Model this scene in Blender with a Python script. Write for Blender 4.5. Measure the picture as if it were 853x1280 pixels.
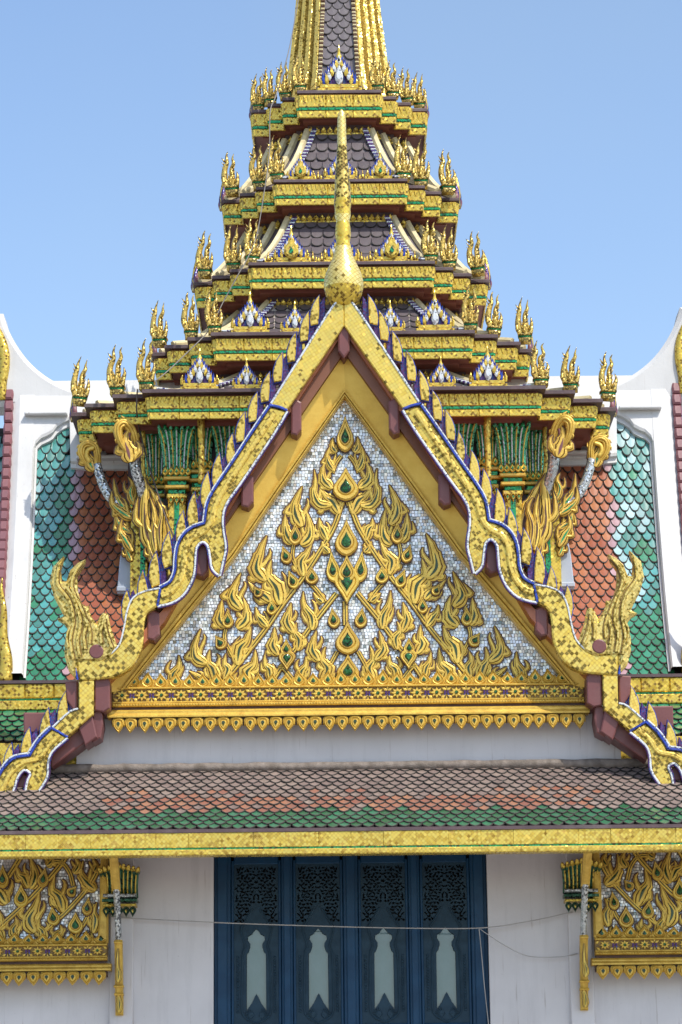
import bpy, math, random
from mathutils import Vector, Matrix, Euler, noise as mnoise
random.seed(7)
R = math.radians
scene = bpy.context.scene
col = scene.collection
for o in list(bpy.data.objects):
    bpy.data.objects.remove(o)

# ------------------------------------------------------------------ camera
F = 3280.0                      # focal length in photo pixels (photo 853 x 1280)
CAM = Vector((-0.25, -32.0, 1.6))
PITCH, YAW, ROLL = 14.5, -0.335, -0.65
cam_d = bpy.data.cameras.new('camera')
cam_d.sensor_fit = 'VERTICAL'; cam_d.sensor_height = 36.0; cam_d.sensor_width = 24.0
cam_d.lens = 36.0 * F / 1280.0
cam_d.clip_start = 0.5; cam_d.clip_end = 3000
cam = bpy.data.objects.new('camera', cam_d); col.objects.link(cam)
RM = Matrix.Rotation(R(YAW), 3, 'Z') @ Matrix.Rotation(R(90 + PITCH), 3, 'X') @ Matrix.Rotation(R(ROLL), 3, 'Z')
cam.matrix_world = Matrix.Translation(CAM) @ RM.to_4x4()
scene.camera = cam

# ------------------------------------------------------------------ sky + sun
EL, AZ = 55.0, 40.0             # sun height; turned from the facade's normal towards +X
sdir = Vector((math.sin(R(AZ)) * math.cos(R(EL)), -math.cos(R(AZ)) * math.cos(R(EL)), math.sin(R(EL))))
world = bpy.data.worlds.new('World'); scene.world = world; world.use_nodes = True
wn = world.node_tree.nodes; wl = world.node_tree.links
sky = wn.new('ShaderNodeTexSky'); sky.sky_type = 'NISHITA'; sky.sun_disc = False
sky.sun_elevation = R(EL); sky.sun_rotation = math.atan2(sdir.x, sdir.y)
sky.air_density = 1.0; sky.dust_density = 1.4; sky.ozone_density = 0.7; sky.altitude = 0
hz = wn.new('ShaderNodeTexNoise'); hz.inputs['Scale'].default_value = 5.0; hz.inputs['Detail'].default_value = 5.0   # thin high haze
tcw = wn.new('ShaderNodeTexCoord'); wl.new(tcw.outputs['Generated'], hz.inputs['Vector'])
hr = wn.new('ShaderNodeValToRGB'); hr.color_ramp.elements[0].position = .38; hr.color_ramp.elements[1].position = .72
hr.color_ramp.elements[0].color = (.93, .97, 1, 1); hr.color_ramp.elements[1].color = (1, 1, .97, 1); wl.new(hz.outputs[0], hr.inputs[0])
hm = wn.new('ShaderNodeMix'); hm.data_type = 'RGBA'; hm.blend_type = 'MULTIPLY'; hm.inputs[0].default_value = 1.0
wl.new(sky.outputs[0], hm.inputs[6]); wl.new(hr.outputs[0], hm.inputs[7])
wl.new(hm.outputs[2], wn['Background'].inputs[0]); wn['Background'].inputs[1].default_value = 0.15
sun_d = bpy.data.lights.new('sun', 'SUN'); sun_d.energy = 2.7; sun_d.angle = R(0.55); sun_d.color = (1.0, 0.94, 0.84)
sun = bpy.data.objects.new('sun', sun_d); col.objects.link(sun)
sun.rotation_euler = sdir.to_track_quat('Z', 'Y').to_euler()
vs = scene.view_settings
vs.view_transform = 'Standard'; vs.look = 'None'; vs.gamma = 1.0; vs.exposure = 0.75; vs.use_curve_mapping = False

# ------------------------------------------------------------------ helpers
def at(px, py, Y):
    """world point on the vertical plane at depth Y seen at photo pixel px, py"""
    d = RM @ Vector(((px - 426.5) / F, -(py - 640.0) / F, -1.0))
    return CAM + d * ((Y - CAM.y) / d.y)
def xz(pts, Y, mir=1):
    out = []
    for p in pts:
        w = at(p[0], p[1], Y); out.append((w.x * mir, w.z))
    return out
def ccw(p):
    a = sum(p[i][0] * p[(i + 1) % len(p)][1] - p[(i + 1) % len(p)][0] * p[i][1] for i in range(len(p)))
    return list(p) if a > 0 else list(reversed(p))
def cr(pts, n=5, closed=False):
    """Catmull-Rom through 2d or 3d points"""
    P = [Vector(p) for p in pts]; N = len(P); out = []
    for i in range(N if closed else N - 1):
        if closed: a, b, c, d = P[i - 1], P[i], P[(i + 1) % N], P[(i + 2) % N]
        else: a, b, c, d = P[max(i - 1, 0)], P[i], P[i + 1], P[min(i + 2, N - 1)]
        for k in range(n):
            t = k / n
            out.append(0.5 * ((2 * b) + (c - a) * t + (2 * a - 5 * b + 4 * c - d) * t * t + (3 * b - a - 3 * c + d) * t ** 3))
    if not closed: out.append(P[-1].copy())
    return out
def inset(p, d):
    n = len(p); out = []
    for i in range(n):
        a, b, c = Vector(p[i - 1]), Vector(p[i]), Vector(p[(i + 1) % n])
        e1 = (b - a); e2 = (c - b)
        if e1.length < 1e-9: e1 = e2
        if e2.length < 1e-9: e2 = e1
        n1 = Vector((-e1.y, e1.x)).normalized(); n2 = Vector((-e2.y, e2.x)).normalized()
        m = n1 + n2
        if m.length < 0.3: m = n1
        m.normalize(); k = d / max(0.5, m.dot(n1)); q = b + m * k
        out.append((q.x, q.y))
    return out
class MB:
    def __init__(s): s.v = []; s.f = []; s.m = []
    def add(s, v, f, m=0):
        o = len(s.v); s.v += [tuple(x) for x in v]
        for q in f: s.f.append([i + o for i in q]); s.m.append(m)
    def box(s, x0, x1, y0, y1, z0, z1, m=0):
        v = [(x0, y0, z0), (x1, y0, z0), (x1, y1, z0), (x0, y1, z0), (x0, y0, z1), (x1, y0, z1), (x1, y1, z1), (x0, y1, z1)]
        s.add(v, [(3, 2, 1, 0), (4, 5, 6, 7), (0, 1, 5, 4), (1, 2, 6, 5), (2, 3, 7, 6), (3, 0, 4, 7)], m)
    def bbox(s, x0, x1, y0, y1, z0, z1, b, m=0):
        """box with a bevelled front (towards -Y)"""
        s.relief([(x0, z0), (x1, z0), (x1, z1), (x0, z1)], y1, y0, b, b, m)
    def relief(s, out, yb, yf, bev=0.01, ins=0.01, m=0, back=False):
        """outline in XZ extruded from yb to the front yf, with a bevelled front edge"""
        p = ccw(out); n = len(p); q = inset(p, ins)
        v = [(a, yb, c) for a, c in p] + [(a, yf + bev, c) for a, c in p] + [(a, yf, c) for a, c in q]
        f = []
        for i in range(n):
            j = (i + 1) % n
            f += [(i, j, n + j, n + i), (n + i, n + j, 2 * n + j, 2 * n + i)]
        f.append(tuple(range(2 * n, 3 * n)))
        if back: f.append(tuple(reversed(range(n))))
        s.add(v, f, m)
    def tube(s, path, rad, n=8, m=0, flat=1.0, cap=True):
        P = [Vector(p) for p in path]
        if not hasattr(rad, '__len__'): rad = [rad] * len(P)
        o = []; prev = None
        for i, p in enumerate(P):
            t = (P[min(i + 1, len(P) - 1)] - P[max(i - 1, 0)]).normalized()
            if prev is None:
                up = Vector((0, 1, 0)) if abs(t.y) < 0.9 else Vector((1, 0, 0))
                a = (up - t * up.dot(t)).normalized()
            else: a = (prev - t * prev.dot(t)).normalized()
            prev = a; b = t.cross(a)
            for k in range(n):
                th = 2 * math.pi * k / n
                o.append(p + a * math.cos(th) * rad[i] * flat + b * math.sin(th) * rad[i])
        f = []
        for i in range(len(P) - 1):
            for k in range(n):
                j = (k + 1) % n
                f.append((i * n + k, i * n + j, (i + 1) * n + j, (i + 1) * n + k))
        if cap: f += [tuple(reversed(range(n))), tuple(range((len(P) - 1) * n, len(P) * n))]
        s.add(o, f, m)
    def lathe(s, prof, c, n=20, m=0, mats=None):
        """prof: (r, z) ; c: (x, y)"""
        v = []
        for r, z in prof:
            for k in range(n):
                th = 2 * math.pi * k / n
                v.append((c[0] + r * math.cos(th), c[1] + r * math.sin(th), z))
        o = len(s.v); s.v += v
        for i in range(len(prof) - 1):
            for k in range(n):
                j = (k + 1) % n
                s.f.append([o + i * n + k, o + i * n + j, o + (i + 1) * n + j, o + (i + 1) * n + k])
                s.m.append(mats[i] if mats else m)
    def grid(s, rows, m=0):
        """rows of points (all the same length) skinned"""
        n = len(rows[0]); v = [p for r in rows for p in r]; f = []
        for i in range(len(rows) - 1):
            for k in range(n - 1):
                f.append((i * n + k, i * n + k + 1, (i + 1) * n + k + 1, (i + 1) * n + k))
        s.add(v, f, m)
    def mesh(s, name, mats, smooth=False):
        me = bpy.data.meshes.new(name)
        me.from_pydata([tuple(x) for x in s.v], [], s.f)
        for m in mats: me.materials.append(m)
        me.polygons.foreach_set('material_index', s.m)
        me.polygons.foreach_set('use_smooth', [smooth] * len(s.f))
        me.update()
        return me
    def build(s, name, mats, parent=None, smooth=False):
        if not isinstance(mats, (list, tuple)): mats = [mats]
        return obj(name, s.mesh(name, mats, smooth), parent)
def obj(name, me, parent=None, mat=None):
    o = bpy.data.objects.new(name, me); col.objects.link(o)
    if mat is not None: o.matrix_world = mat
    if parent is not None:
        o.parent = parent
        o.matrix_parent_inverse = PINV.get(parent.name, Matrix.Identity(4))
    return o
PINV = {}
def thing(name, loc, label, cat, group=None):
    o = bpy.data.objects.new(name, None); col.objects.link(o)
    o.location = loc; o.empty_display_size = 0.2
    PINV[o.name] = Matrix.Translation(-Vector(loc))
    o['label'] = label; o['category'] = cat
    if group: o['group'] = group
    return o

# ------------------------------------------------------------------ materials
def newmat(name):
    m = bpy.data.materials.new(name); m.use_nodes = True
    nt = m.node_tree; return m, nt, nt.nodes['Principled BSDF']
def nd(nt, t, **kw):
    n = nt.nodes.new('ShaderNode' + t)
    for k, v in kw.items(): setattr(n, k, v)
    return n
def ramp(nt, fac, stops, const=False):
    r = nd(nt, 'ValToRGB'); e = r.color_ramp.elements
    r.color_ramp.interpolation = 'CONSTANT' if const else 'LINEAR'
    while len(e) < len(stops): e.new(0.5)
    for i, (p, c) in enumerate(stops):
        e[i].position = p; e[i].color = (*c, 1) if len(c) == 3 else c
    if fac is not None: nt.links.new(fac, r.inputs[0])
    return r.outputs[0]
def mix(nt, fac, a, b, typ='MIX'):
    m = nd(nt, 'Mix', data_type='RGBA', blend_type=typ)
    for s, v in ((0, fac), (6, a), (7, b)):
        if hasattr(v, 'links') or hasattr(v, 'is_linked'): nt.links.new(v, m.inputs[s])
        elif isinstance(v, (int, float)): m.inputs[s].default_value = v
        else: m.inputs[s].default_value = (*v, 1)
    return m.outputs[2]
def mth(nt, op, a, b=None, c=None):
    m = nd(nt, 'Math', operation=op)
    for i, v in enumerate((a, b, c)):
        if v is None: continue
        if isinstance(v, (int, float)): m.inputs[i].default_value = v
        else: nt.links.new(v, m.inputs[i])
    return m.outputs[0]
def noise(nt, scale, detail=3, vec=None, rough=0.55):
    n = nd(nt, 'TexNoise'); n.inputs['Scale'].default_value = scale; n.inputs['Detail'].default_value = detail
    n.inputs['Roughness'].default_value = rough
    if vec is None:
        tc = nd(nt, 'TexCoord'); vec = tc.outputs['Object']
    nt.links.new(vec, n.inputs['Vector']); return n.outputs[0]
def bump(nt, bs, h, strength=0.3, dist=0.01):
    b = nd(nt, 'Bump'); b.inputs['Strength'].default_value = strength; b.inputs['Distance'].default_value = dist
    nt.links.new(h, b.inputs['Height']); nt.links.new(b.outputs[0], bs.inputs['Normal'])
def mosaic(name, c1, c2, dark, darkfrac, cell=0.045, rot=45, metal=0.5, rough=0.26, tilt=0.22, grout=0.06, gcol=(0.42, 0.28, 0.06), cl=(0.42, 0.62)):
    m, nt, bs = newmat(name); L = nt.links
    tc = nd(nt, 'TexCoord'); mp = nd(nt, 'Mapping')
    mp.inputs['Rotation'].default_value = (0, R(rot), 0); mp.inputs['Scale'].default_value = (1 / cell,) * 3
    mp.inputs['Location'].default_value = (0.37, 0.31, 0.23)
    L.new(tc.outputs['Object'], mp.inputs['Vector'])
    fl = nd(nt, 'VectorMath', operation='FLOOR'); L.new(mp.outputs[0], fl.inputs[0])
    fr = nd(nt, 'VectorMath', operation='FRACTION'); L.new(mp.outputs[0], fr.inputs[0])
    wnz = nd(nt, 'TexWhiteNoise', noise_dimensions='3D'); L.new(fl.outputs[0], wnz.inputs['Vector'])
    sp = nd(nt, 'SeparateXYZ'); L.new(fr.outputs[0], sp.inputs[0])
    ex = mth(nt, 'ABSOLUTE', mth(nt, 'SUBTRACT', sp.outputs[0], 0.5)); ez = mth(nt, 'ABSOLUTE', mth(nt, 'SUBTRACT', sp.outputs[2], 0.5))
    edge = mth(nt, 'GREATER_THAN', mth(nt, 'MAXIMUM', ex, ez), 0.5 - grout)
    clus = nd(nt, 'MapRange'); clus.inputs[1].default_value = cl[0]; clus.inputs[2].default_value = cl[1]
    L.new(noise(nt, 3.5, 2), clus.inputs[0])
    thr = mth(nt, 'SUBTRACT', 1.0, mth(nt, 'MULTIPLY', mth(nt, 'ADD', mth(nt, 'MULTIPLY', clus.outputs[0], .75), .25), darkfrac))
    isd = mth(nt, 'GREATER_THAN', wnz.outputs['Value'], thr)
    sc = nd(nt, 'SeparateColor'); L.new(wnz.outputs['Color'], sc.inputs[0])
    base = mix(nt, sc.outputs[0], c1, c2)
    base = mix(nt, isd, base, dark)  # dark cells, on gold mostly, put dark mirror reflections into the colour
    base = mix(nt, edge, base, gcol)
    dirt = nd(nt, 'MapRange'); dirt.inputs[1].default_value = 0.5; dirt.inputs[2].default_value = 0.8; dirt.inputs[4].default_value = 0.25
    L.new(noise(nt, 1.7, 5), dirt.inputs[0])
    base = mix(nt, dirt.outputs[0], base, (0.16, 0.12, 0.05))
    L.new(base, bs.inputs['Base Color'])
    bs.inputs['Metallic'].default_value = metal
    rr = mth(nt, 'ADD', mth(nt, 'MULTIPLY', edge, 0.4), rough); L.new(rr, bs.inputs['Roughness'])
    ge = nd(nt, 'NewGeometry'); sub = nd(nt, 'VectorMath', operation='SUBTRACT'); L.new(wnz.outputs['Color'], sub.inputs[0]); sub.inputs[1].default_value = (0.5, 0.5, 0.5)
    sca = nd(nt, 'VectorMath', operation='SCALE'); L.new(sub.outputs[0], sca.inputs[0]); sca.inputs['Scale'].default_value = tilt
    ad = nd(nt, 'VectorMath', operation='ADD'); L.new(ge.outputs['Normal'], ad.inputs[0]); L.new(sca.outputs[0], ad.inputs[1])
    no = nd(nt, 'VectorMath', operation='NORMALIZE'); L.new(ad.outputs[0], no.inputs[0]); L.new(no.outputs[0], bs.inputs['Normal'])
    return m
def paint(name, c1, c2=None, rough=0.5, metal=0.0, sc=6.0, bmp=0.15, coat=0.0, rnd=0.0, dirt=0.0, dcol=(0.09, 0.07, 0.05), spec=0.5):
    m, nt, bs = newmat(name); L = nt.links
    c2 = c2 or tuple(x * 0.7 for x in c1)
    n1 = noise(nt, sc, 5)
    c = mix(nt, ramp(nt, n1, [(0.3, (0, 0, 0)), (0.7, (1, 1, 1))]), c1, c2)
    if rnd:
        oi = nd(nt, 'ObjectInfo'); hv = nd(nt, 'HueSaturation')
        ge = nd(nt, 'NewGeometry')
        rv = mth(nt, 'FRACT', mth(nt, 'ADD', oi.outputs['Random'], ge.outputs['Random Per Island']))
        L.new(mth(nt, 'ADD', mth(nt, 'MULTIPLY', rv, rnd), 1 - rnd / 2), hv.inputs['Value'])
        L.new(mth(nt, 'ADD', mth(nt, 'MULTIPLY', rv, rnd * 0.06), 0.5 - rnd * 0.03), hv.inputs['Hue'])
        L.new(c, hv.inputs['Color']); c = hv.outputs[0]
    if dirt:
        d = ramp(nt, noise(nt, sc * 0.37, 8, rough=0.7), [(0.5, (0, 0, 0)), (0.72, (dirt,) * 3)])
        c = mix(nt, d, c, dcol)
    L.new(c, bs.inputs['Base Color'])
    bs.inputs['Metallic'].default_value = metal; bs.inputs['Coat Weight'].default_value = coat
    bs.inputs['Coat Roughness'].default_value = 0.08; bs.inputs['Specular IOR Level'].default_value = spec
    L.new(mth(nt, 'ADD', mth(nt, 'MULTIPLY', n1, 0.3), rough - 0.15), bs.inputs['Roughness'])
    if bmp: bump(nt, bs, noise(nt, sc * 6, 4), bmp, 0.01)
    return m
GOLD1, GOLD2, GDARK = (0.88, 0.64, 0.15), (0.72, 0.50, 0.09), (0.17, 0.12, 0.015)
M = {}
M['mos_a'] = mosaic('gold mosaic along slope', (0.84, 0.63, 0.14), (0.70, 0.50, 0.08), GDARK, 0.13, 0.042, 33, tilt=.28, cl=(0.45, 0.65))
M['mos_b'] = mosaic('gold mosaic dense', (0.80, 0.59, 0.12), (0.64, 0.44, 0.06), GDARK, 0.62, 0.038, 33, tilt=0.35, cl=(0.42, 0.6))
M['mos_c'] = mosaic('gold mosaic diagonal', (0.84, 0.63, 0.14), (0.70, 0.49, 0.07), GDARK, 0.42, 0.043, 45, tilt=.28, cl=(0.35, 0.6))
M['mos_fin'] = mosaic('gold mosaic fins', (0.84, 0.61, 0.14), (0.72, 0.50, 0.08), (0.25, 0.17, 0.02), 0.5, 0.036, 20, cl=(0.50, 0.66))
M['mos_fascia'] = mosaic('gold fascia mosaic', (0.84, 0.61, 0.09), (0.58, 0.39, 0.04), (0.20, 0.12, 0.01), 0.30, 0.036, 45, tilt=0.4, cl=(0.4, 0.65))
M['mos_eave'] = mosaic('gold eave mosaic', (0.82, 0.61, 0.12), (0.54, 0.38, 0.05), (0.40, 0.26, 0.04), 0.22, 0.034, 45, tilt=0.4, cl=(0.4, 0.65), gcol=(0.35, 0.24, 0.05))
M['mos_fine'] = mosaic('fine gold mosaic', (0.84, 0.62, 0.11), (0.56, 0.38, 0.04), (0.20, 0.12, 0.02), 0.28, 0.028, 45, tilt=0.45, cl=(0.35, 0.65))
M['mos_ante'] = mosaic('antefix mosaic', (0.74, 0.53, 0.13), (0.52, 0.34, 0.06), (0.13, 0.09, 0.02), 0.5, 0.022, 45, tilt=0.6, cl=(0.3, 0.6), gcol=(0.25, 0.17, 0.05))
M['mos_shaft'] = mosaic('shaft mosaic', (0.80, 0.60, 0.16), (0.64, 0.45, 0.09), (0.25, 0.17, 0.03), 0.25, 0.024, 45, tilt=0.4, cl=(0.4, 0.7))
M['mos_tail'] = mosaic('tail finial mosaic', (0.82, 0.64, 0.20), (0.66, 0.48, 0.11), (0.22, 0.16, 0.02), 0.4, 0.030, 45, tilt=0.4, gcol=(0.40, 0.30, 0.09))
M['mos_bulb'] = mosaic('bulb mosaic', (0.87, 0.70, 0.26), (0.78, 0.60, 0.16), GDARK, 0.04, 0.042, 45, tilt=0.12, rough=0.3)
M['mos_bulb_dark'] = mosaic('bulb diamond mosaic', (0.82, 0.62, 0.16), (0.7, 0.49, 0.08), (0.12, 0.085, 0.01), 0.6, 0.034, 45, tilt=0.3, cl=(0.1, 0.2))
M['silver'] = mosaic('silver mosaic', (0.75, 0.78, 0.78), (0.42, 0.47, 0.46), (0.12, 0.13, 0.14), 0.4, 0.022, 40, metal=0.6, rough=0.2, tilt=0.5, gcol=(0.2, 0.2, 0.2))
M['green_glass'] = mosaic('green glass mosaic', (0.02, 0.40, 0.14), (0.015, 0.27, 0.09), (0.01, 0.08, 0.04), 0.4, 0.022, 45, metal=0.35, rough=0.12, tilt=0.4, gcol=(0.02, 0.08, 0.04))
M['green_leaf'] = mosaic('green leaf mosaic', (0.06, 0.52, 0.22), (0.22, 0.60, 0.42), (0.01, 0.06, 0.03), 0.35, 0.022, 45, metal=0.4, rough=0.15, tilt=0.45, gcol=(0.02, 0.07, 0.04))
M['green_dark'] = mosaic('dark green leaf mosaic', (0.02, 0.12, 0.06), (0.06, 0.18, 0.12), (0.01, 0.04, 0.03), 0.4, 0.022, 45, metal=0.4, rough=0.15, tilt=0.45, gcol=(0.02, 0.05, 0.03))
M['blue'] = mosaic('blue glass strip', (0.02, 0.05, 0.36), (0.03, 0.08, 0.46), (0.01, 0.02, 0.12), 0.3, 0.02, 45, metal=0.2, rough=0.15, tilt=0.3, gcol=(0.02, 0.03, 0.15))
M['purple'] = mosaic('purple glass', (0.075, 0.02, 0.13), (0.11, 0.04, 0.20), (0.02, 0.06, 0.22), 0.4, 0.02, 45, metal=0.25, rough=0.2, tilt=0.4, gcol=(0.04, 0.02, 0.06))
M['white_rim'] = mosaic('white glass rim', (0.78, 0.80, 0.80), (0.60, 0.64, 0.66), (0.2, 0.22, 0.25), 0.3, 0.02, 45, metal=0.2, rough=0.2, gcol=(0.35, 0.35, 0.35))
M['gilt'] = paint('gilded carving', (0.74, 0.52, 0.10), (0.58, 0.37, 0.055), 0.40, 0.35, 9, 0.35, rnd=0.16)
M['gilt_plain'] = paint('gilded board', (0.74, 0.50, 0.10), (0.62, 0.38, 0.055), 0.42, 0.35, 3.0, 0.3, dirt=0.35, dcol=(0.42, 0.22, 0.03))
M['gilt_mould'] = paint('gilded moulding', (0.70, 0.47, 0.085), (0.50, 0.30, 0.04), 0.4, 0.3, 12, 0.5, dirt=0.35, dcol=(0.25, 0.12, 0.02))
M['outline'] = paint('dark lacquer outline', (0.10, 0.035, 0.012), (0.06, 0.025, 0.01), 0.5)
M['band_ground'] = paint('dark gilt ground', (0.30, 0.19, 0.05), (0.12, 0.07, 0.02), 0.5, 0.2, 25, 0.5)
M['groove'] = paint('green glass groove', (0.02, 0.06, 0.02), (0.05, 0.05, 0.01), 0.2, 0.2)
M['gem'] = mosaic('green gem scales', (0.01, 0.11, 0.035), (0.02, 0.17, 0.05), (0.005, 0.03, 0.015), 0.5, 0.024, 45, metal=0.3, rough=0.15, tilt=0.5, gcol=(0.03, 0.05, 0.01))
M['maroon'] = paint('maroon paint', (0.17, 0.055, 0.05), (0.13, 0.042, 0.042), 0.45, 0, 3, 0.1, dirt=0.2, dcol=(0.3, 0.2, 0.18))
M['brown'] = paint('brown paint', (0.20, 0.075, 0.035), (0.16, 0.058, 0.028), 0.5, 0, 2, 0.1)
M['soffit'] = paint('red brown soffit', (0.26, 0.085, 0.055), (0.20, 0.065, 0.045), 0.55, 0, 2, 0.1, dirt=0.2)
M['plate'] = paint('dark maroon plate', (0.10, 0.06, 0.065), (0.07, 0.045, 0.05), 0.6, 0, 5, 0.3, dirt=0.4, dcol=(0.2, 0.18, 0.17))
M['verge'] = paint('maroon verge', (0.24, 0.09, 0.10), (0.17, 0.065, 0.075), 0.45, 0, 6, 0.1, rnd=0.2)
M['slate'] = paint('grey brown scale tile', (0.125, 0.10, 0.105), (0.085, 0.068, 0.075), 0.36, 0, 5, 0.1, rnd=0.3, dirt=0.2, dcol=(0.2, 0.2, 0.2), coat=.3)
M['cream'] = paint('cream plaster rib', (0.66, 0.58, 0.36), (0.52, 0.43, 0.22), 0.55, 0.1, 9, 0.3, dirt=0.5, dcol=(0.3, 0.24, 0.15))
M['cream_roof'] = paint('weathered pale roof', (0.62, 0.57, 0.50), (0.45, 0.38, 0.32), 0.6, 0, 9, 0.4, dirt=0.6, dcol=(0.2, 0.14, 0.11))
M['t_green'] = paint('green glazed tile', (0.035, 0.22, 0.10), (0.02, 0.15, 0.075), 0.30, 0, 8, 0.05, coat=0.8, rnd=0.5)
M['t_teal'] = paint('teal glazed tile', (0.07, 0.29, 0.25), (0.03, 0.19, 0.17), 0.30, 0, 8, 0.05, coat=1.0, rnd=0.6, spec=.8)
M['t_glare'] = paint('pale tile with painted glare', (0.36, 0.50, 0.50), (0.22, 0.40, 0.42), 0.28, 0, 8, 0.05, coat=1.0, rnd=0.5)  # sky and sun glare on the green tiles, put into tile colour
M['t_orange'] = paint('orange glazed tile', (0.36, 0.11, 0.04), (0.27, 0.075, 0.03), 0.45, 0, 8, 0.05, coat=0.15, rnd=0.3)
M['t_edge_glare'] = paint('mauve tile with painted glare', (0.42, 0.27, 0.29), (0.34, 0.2, 0.22), 0.3, 0, 8, 0.05, coat=0.8, rnd=0.3)  # lavender glare along the orange field's edge, painted as tile colour
M['t_weather'] = paint('weathered clay tile', (0.25, 0.185, 0.16), (0.17, 0.125, 0.105), 0.6, 0, 10, 0.3, rnd=0.35, dirt=0.55, dcol=(0.11, 0.085, 0.07))
M['t_eorange'] = paint('weathered orange tile', (0.32, 0.125, 0.07), (0.24, 0.12, 0.085), 0.5, 0, 10, 0.3, rnd=0.4, dirt=0.4, dcol=(0.16, 0.11, 0.09))
M['t_egreen'] = paint('weathered green tile', (0.02, 0.15, 0.06), (0.03, 0.10, 0.05), 0.4, 0, 10, 0.2, coat=0.4, rnd=0.5, dirt=0.2, dcol=(0.13, 0.12, 0.1))
M['joint'] = paint('dirty tile rim', (0.045, 0.038, 0.032), (0.025, 0.022, 0.02), 0.8, rnd=.3)
M['underlay'] = paint('dark roof underlay', (0.035, 0.03, 0.028), None, 0.8)
M['cement'] = paint('stained cement', (0.24, 0.20, 0.17), (0.12, 0.095, 0.075), 0.8, 0, 9, 0.8, dirt=0.8, dcol=(0.06, 0.05, 0.04))
def plaster(name, c, stain=0.35):
    m, nt, bs = newmat(name); L = nt.links
    tc = nd(nt, 'TexCoord'); mp = nd(nt, 'Mapping'); mp.inputs['Scale'].default_value = (5, 5, 0.5)
    L.new(tc.outputs['Object'], mp.inputs['Vector'])
    st = ramp(nt, noise(nt, 1.3, 6, mp.outputs[0], 0.7), [(0.5, (0, 0, 0)), (0.8, (stain,) * 3)])
    bl = ramp(nt, noise(nt, 0.9, 5), [(0.35, tuple(x * 0.88 for x in c)), (0.65, c)])
    c0 = mix(nt, st, bl, tuple(x * 0.55 for x in c))
    sp = ramp(nt, noise(nt, 30, 2), [(0.72, (0, 0, 0)), (0.78, (0.5, 0.5, 0.5))])
    c0 = mix(nt, mth(nt, 'MULTIPLY', sp, stain), c0, (0.12, 0.1, 0.09))
    mp2 = nd(nt, 'Mapping'); mp2.inputs['Scale'].default_value = (26, 26, 1.1); L.new(tc.outputs['Object'], mp2.inputs['Vector'])
    dr = ramp(nt, noise(nt, 1.0, 4, mp2.outputs[0], 0.6), [(0.64, (0, 0, 0)), (0.74, (stain * 1.3,) * 3)])
    c0 = mix(nt, dr, c0, (0.20, 0.15, 0.11))
    L.new(c0, bs.inputs['Base Color']); bs.inputs['Roughness'].default_value = 0.75
    bump(nt, bs, noise(nt, 22, 5), 0.15, 0.01)
    return m
M['plaster'] = plaster('white plaster', (0.60, 0.60, 0.595))
M['wall'] = plaster('porch wall plaster', (0.63, 0.61, 0.61), 0.36)
M['grey_block'] = plaster('grey painted block', (0.40, 0.45, 0.52), .15)
M['ground'] = paint('pale stone paving', (0.32, 0.295, 0.26), (0.27, 0.25, 0.22), 0.8, 0, 0.6, 0.2)
M['door'] = paint('blue door paint', (0.005, 0.048, 0.11), (0.004, 0.034, 0.08), 0.45, 0, 4, 0.1, spec=.3, dirt=0.25, dcol=(0.02, 0.05, 0.08))
M['door_carve'] = paint('blue carved wood', (0.012, 0.042, 0.07), (0.008, 0.03, 0.05), 0.55, 0, 8, 0.2, spec=.3)
M['black'] = paint('dark interior', (0.006, 0.007, 0.009), None, 0.8)
M['cable'] = paint('grey cable', (0.42, 0.40, 0.38), None, 0.6)
M['cable_mid'] = paint('weathered cable', (0.22, 0.2, 0.18), None, 0.6)
M['cable_dark'] = paint('dark cable', (0.09, 0.07, 0.06), None, 0.6)
def glass_mat():
    m, nt, bs = newmat('frosted pale glass'); L = nt.links
    oi = nd(nt, 'ObjectInfo')
    c = mix(nt, noise(nt, 3.0, 3), (0.045, 0.12, 0.12), (0.12, 0.19, 0.22))
    L.new(c, bs.inputs['Base Color']); bs.inputs['Roughness'].default_value = 0.12
    bs.inputs['Coat Weight'].default_value = 1.0; bs.inputs['Coat Roughness'].default_value = 0.03
    return m
M['glass'] = glass_mat()
def mosaic_white():
    m, nt, bs = newmat('mirror mosaic tiles'); L = nt.links
    ge = nd(nt, 'NewGeometry')
    c = ramp(nt, ge.outputs['Random Per Island'], [(0.0, (0.80, 0.80, 0.76)), (0.40, (0.66, 0.69, 0.68)), (0.60, (0.88, 0.88, 0.86)), (0.80, (0.50, 0.57, 0.62)), (0.88, (0.36, 0.38, 0.36)), (0.94, (0.22, 0.24, 0.21)), (0.97, (0.70, 0.66, 0.5))], True)
    L.new(c, bs.inputs['Base Color']); bs.inputs['Metallic'].default_value = 0.35; bs.inputs['Roughness'].default_value = 0.18
    return m
M['mirror'] = mosaic_white()
M['grout'] = paint('grey grout', (0.26, 0.26, 0.25), None, 0.8)

# ------------------------------------------------------------------ ground
g = MB(); g.box(-900, 900, -900, 900, -0.5, 0.0)
go = g.build('ground', M['ground']); go['kind'] = 'structure'
go['label'] = 'pale stone paving around the hall'; go['category'] = 'ground'

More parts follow.
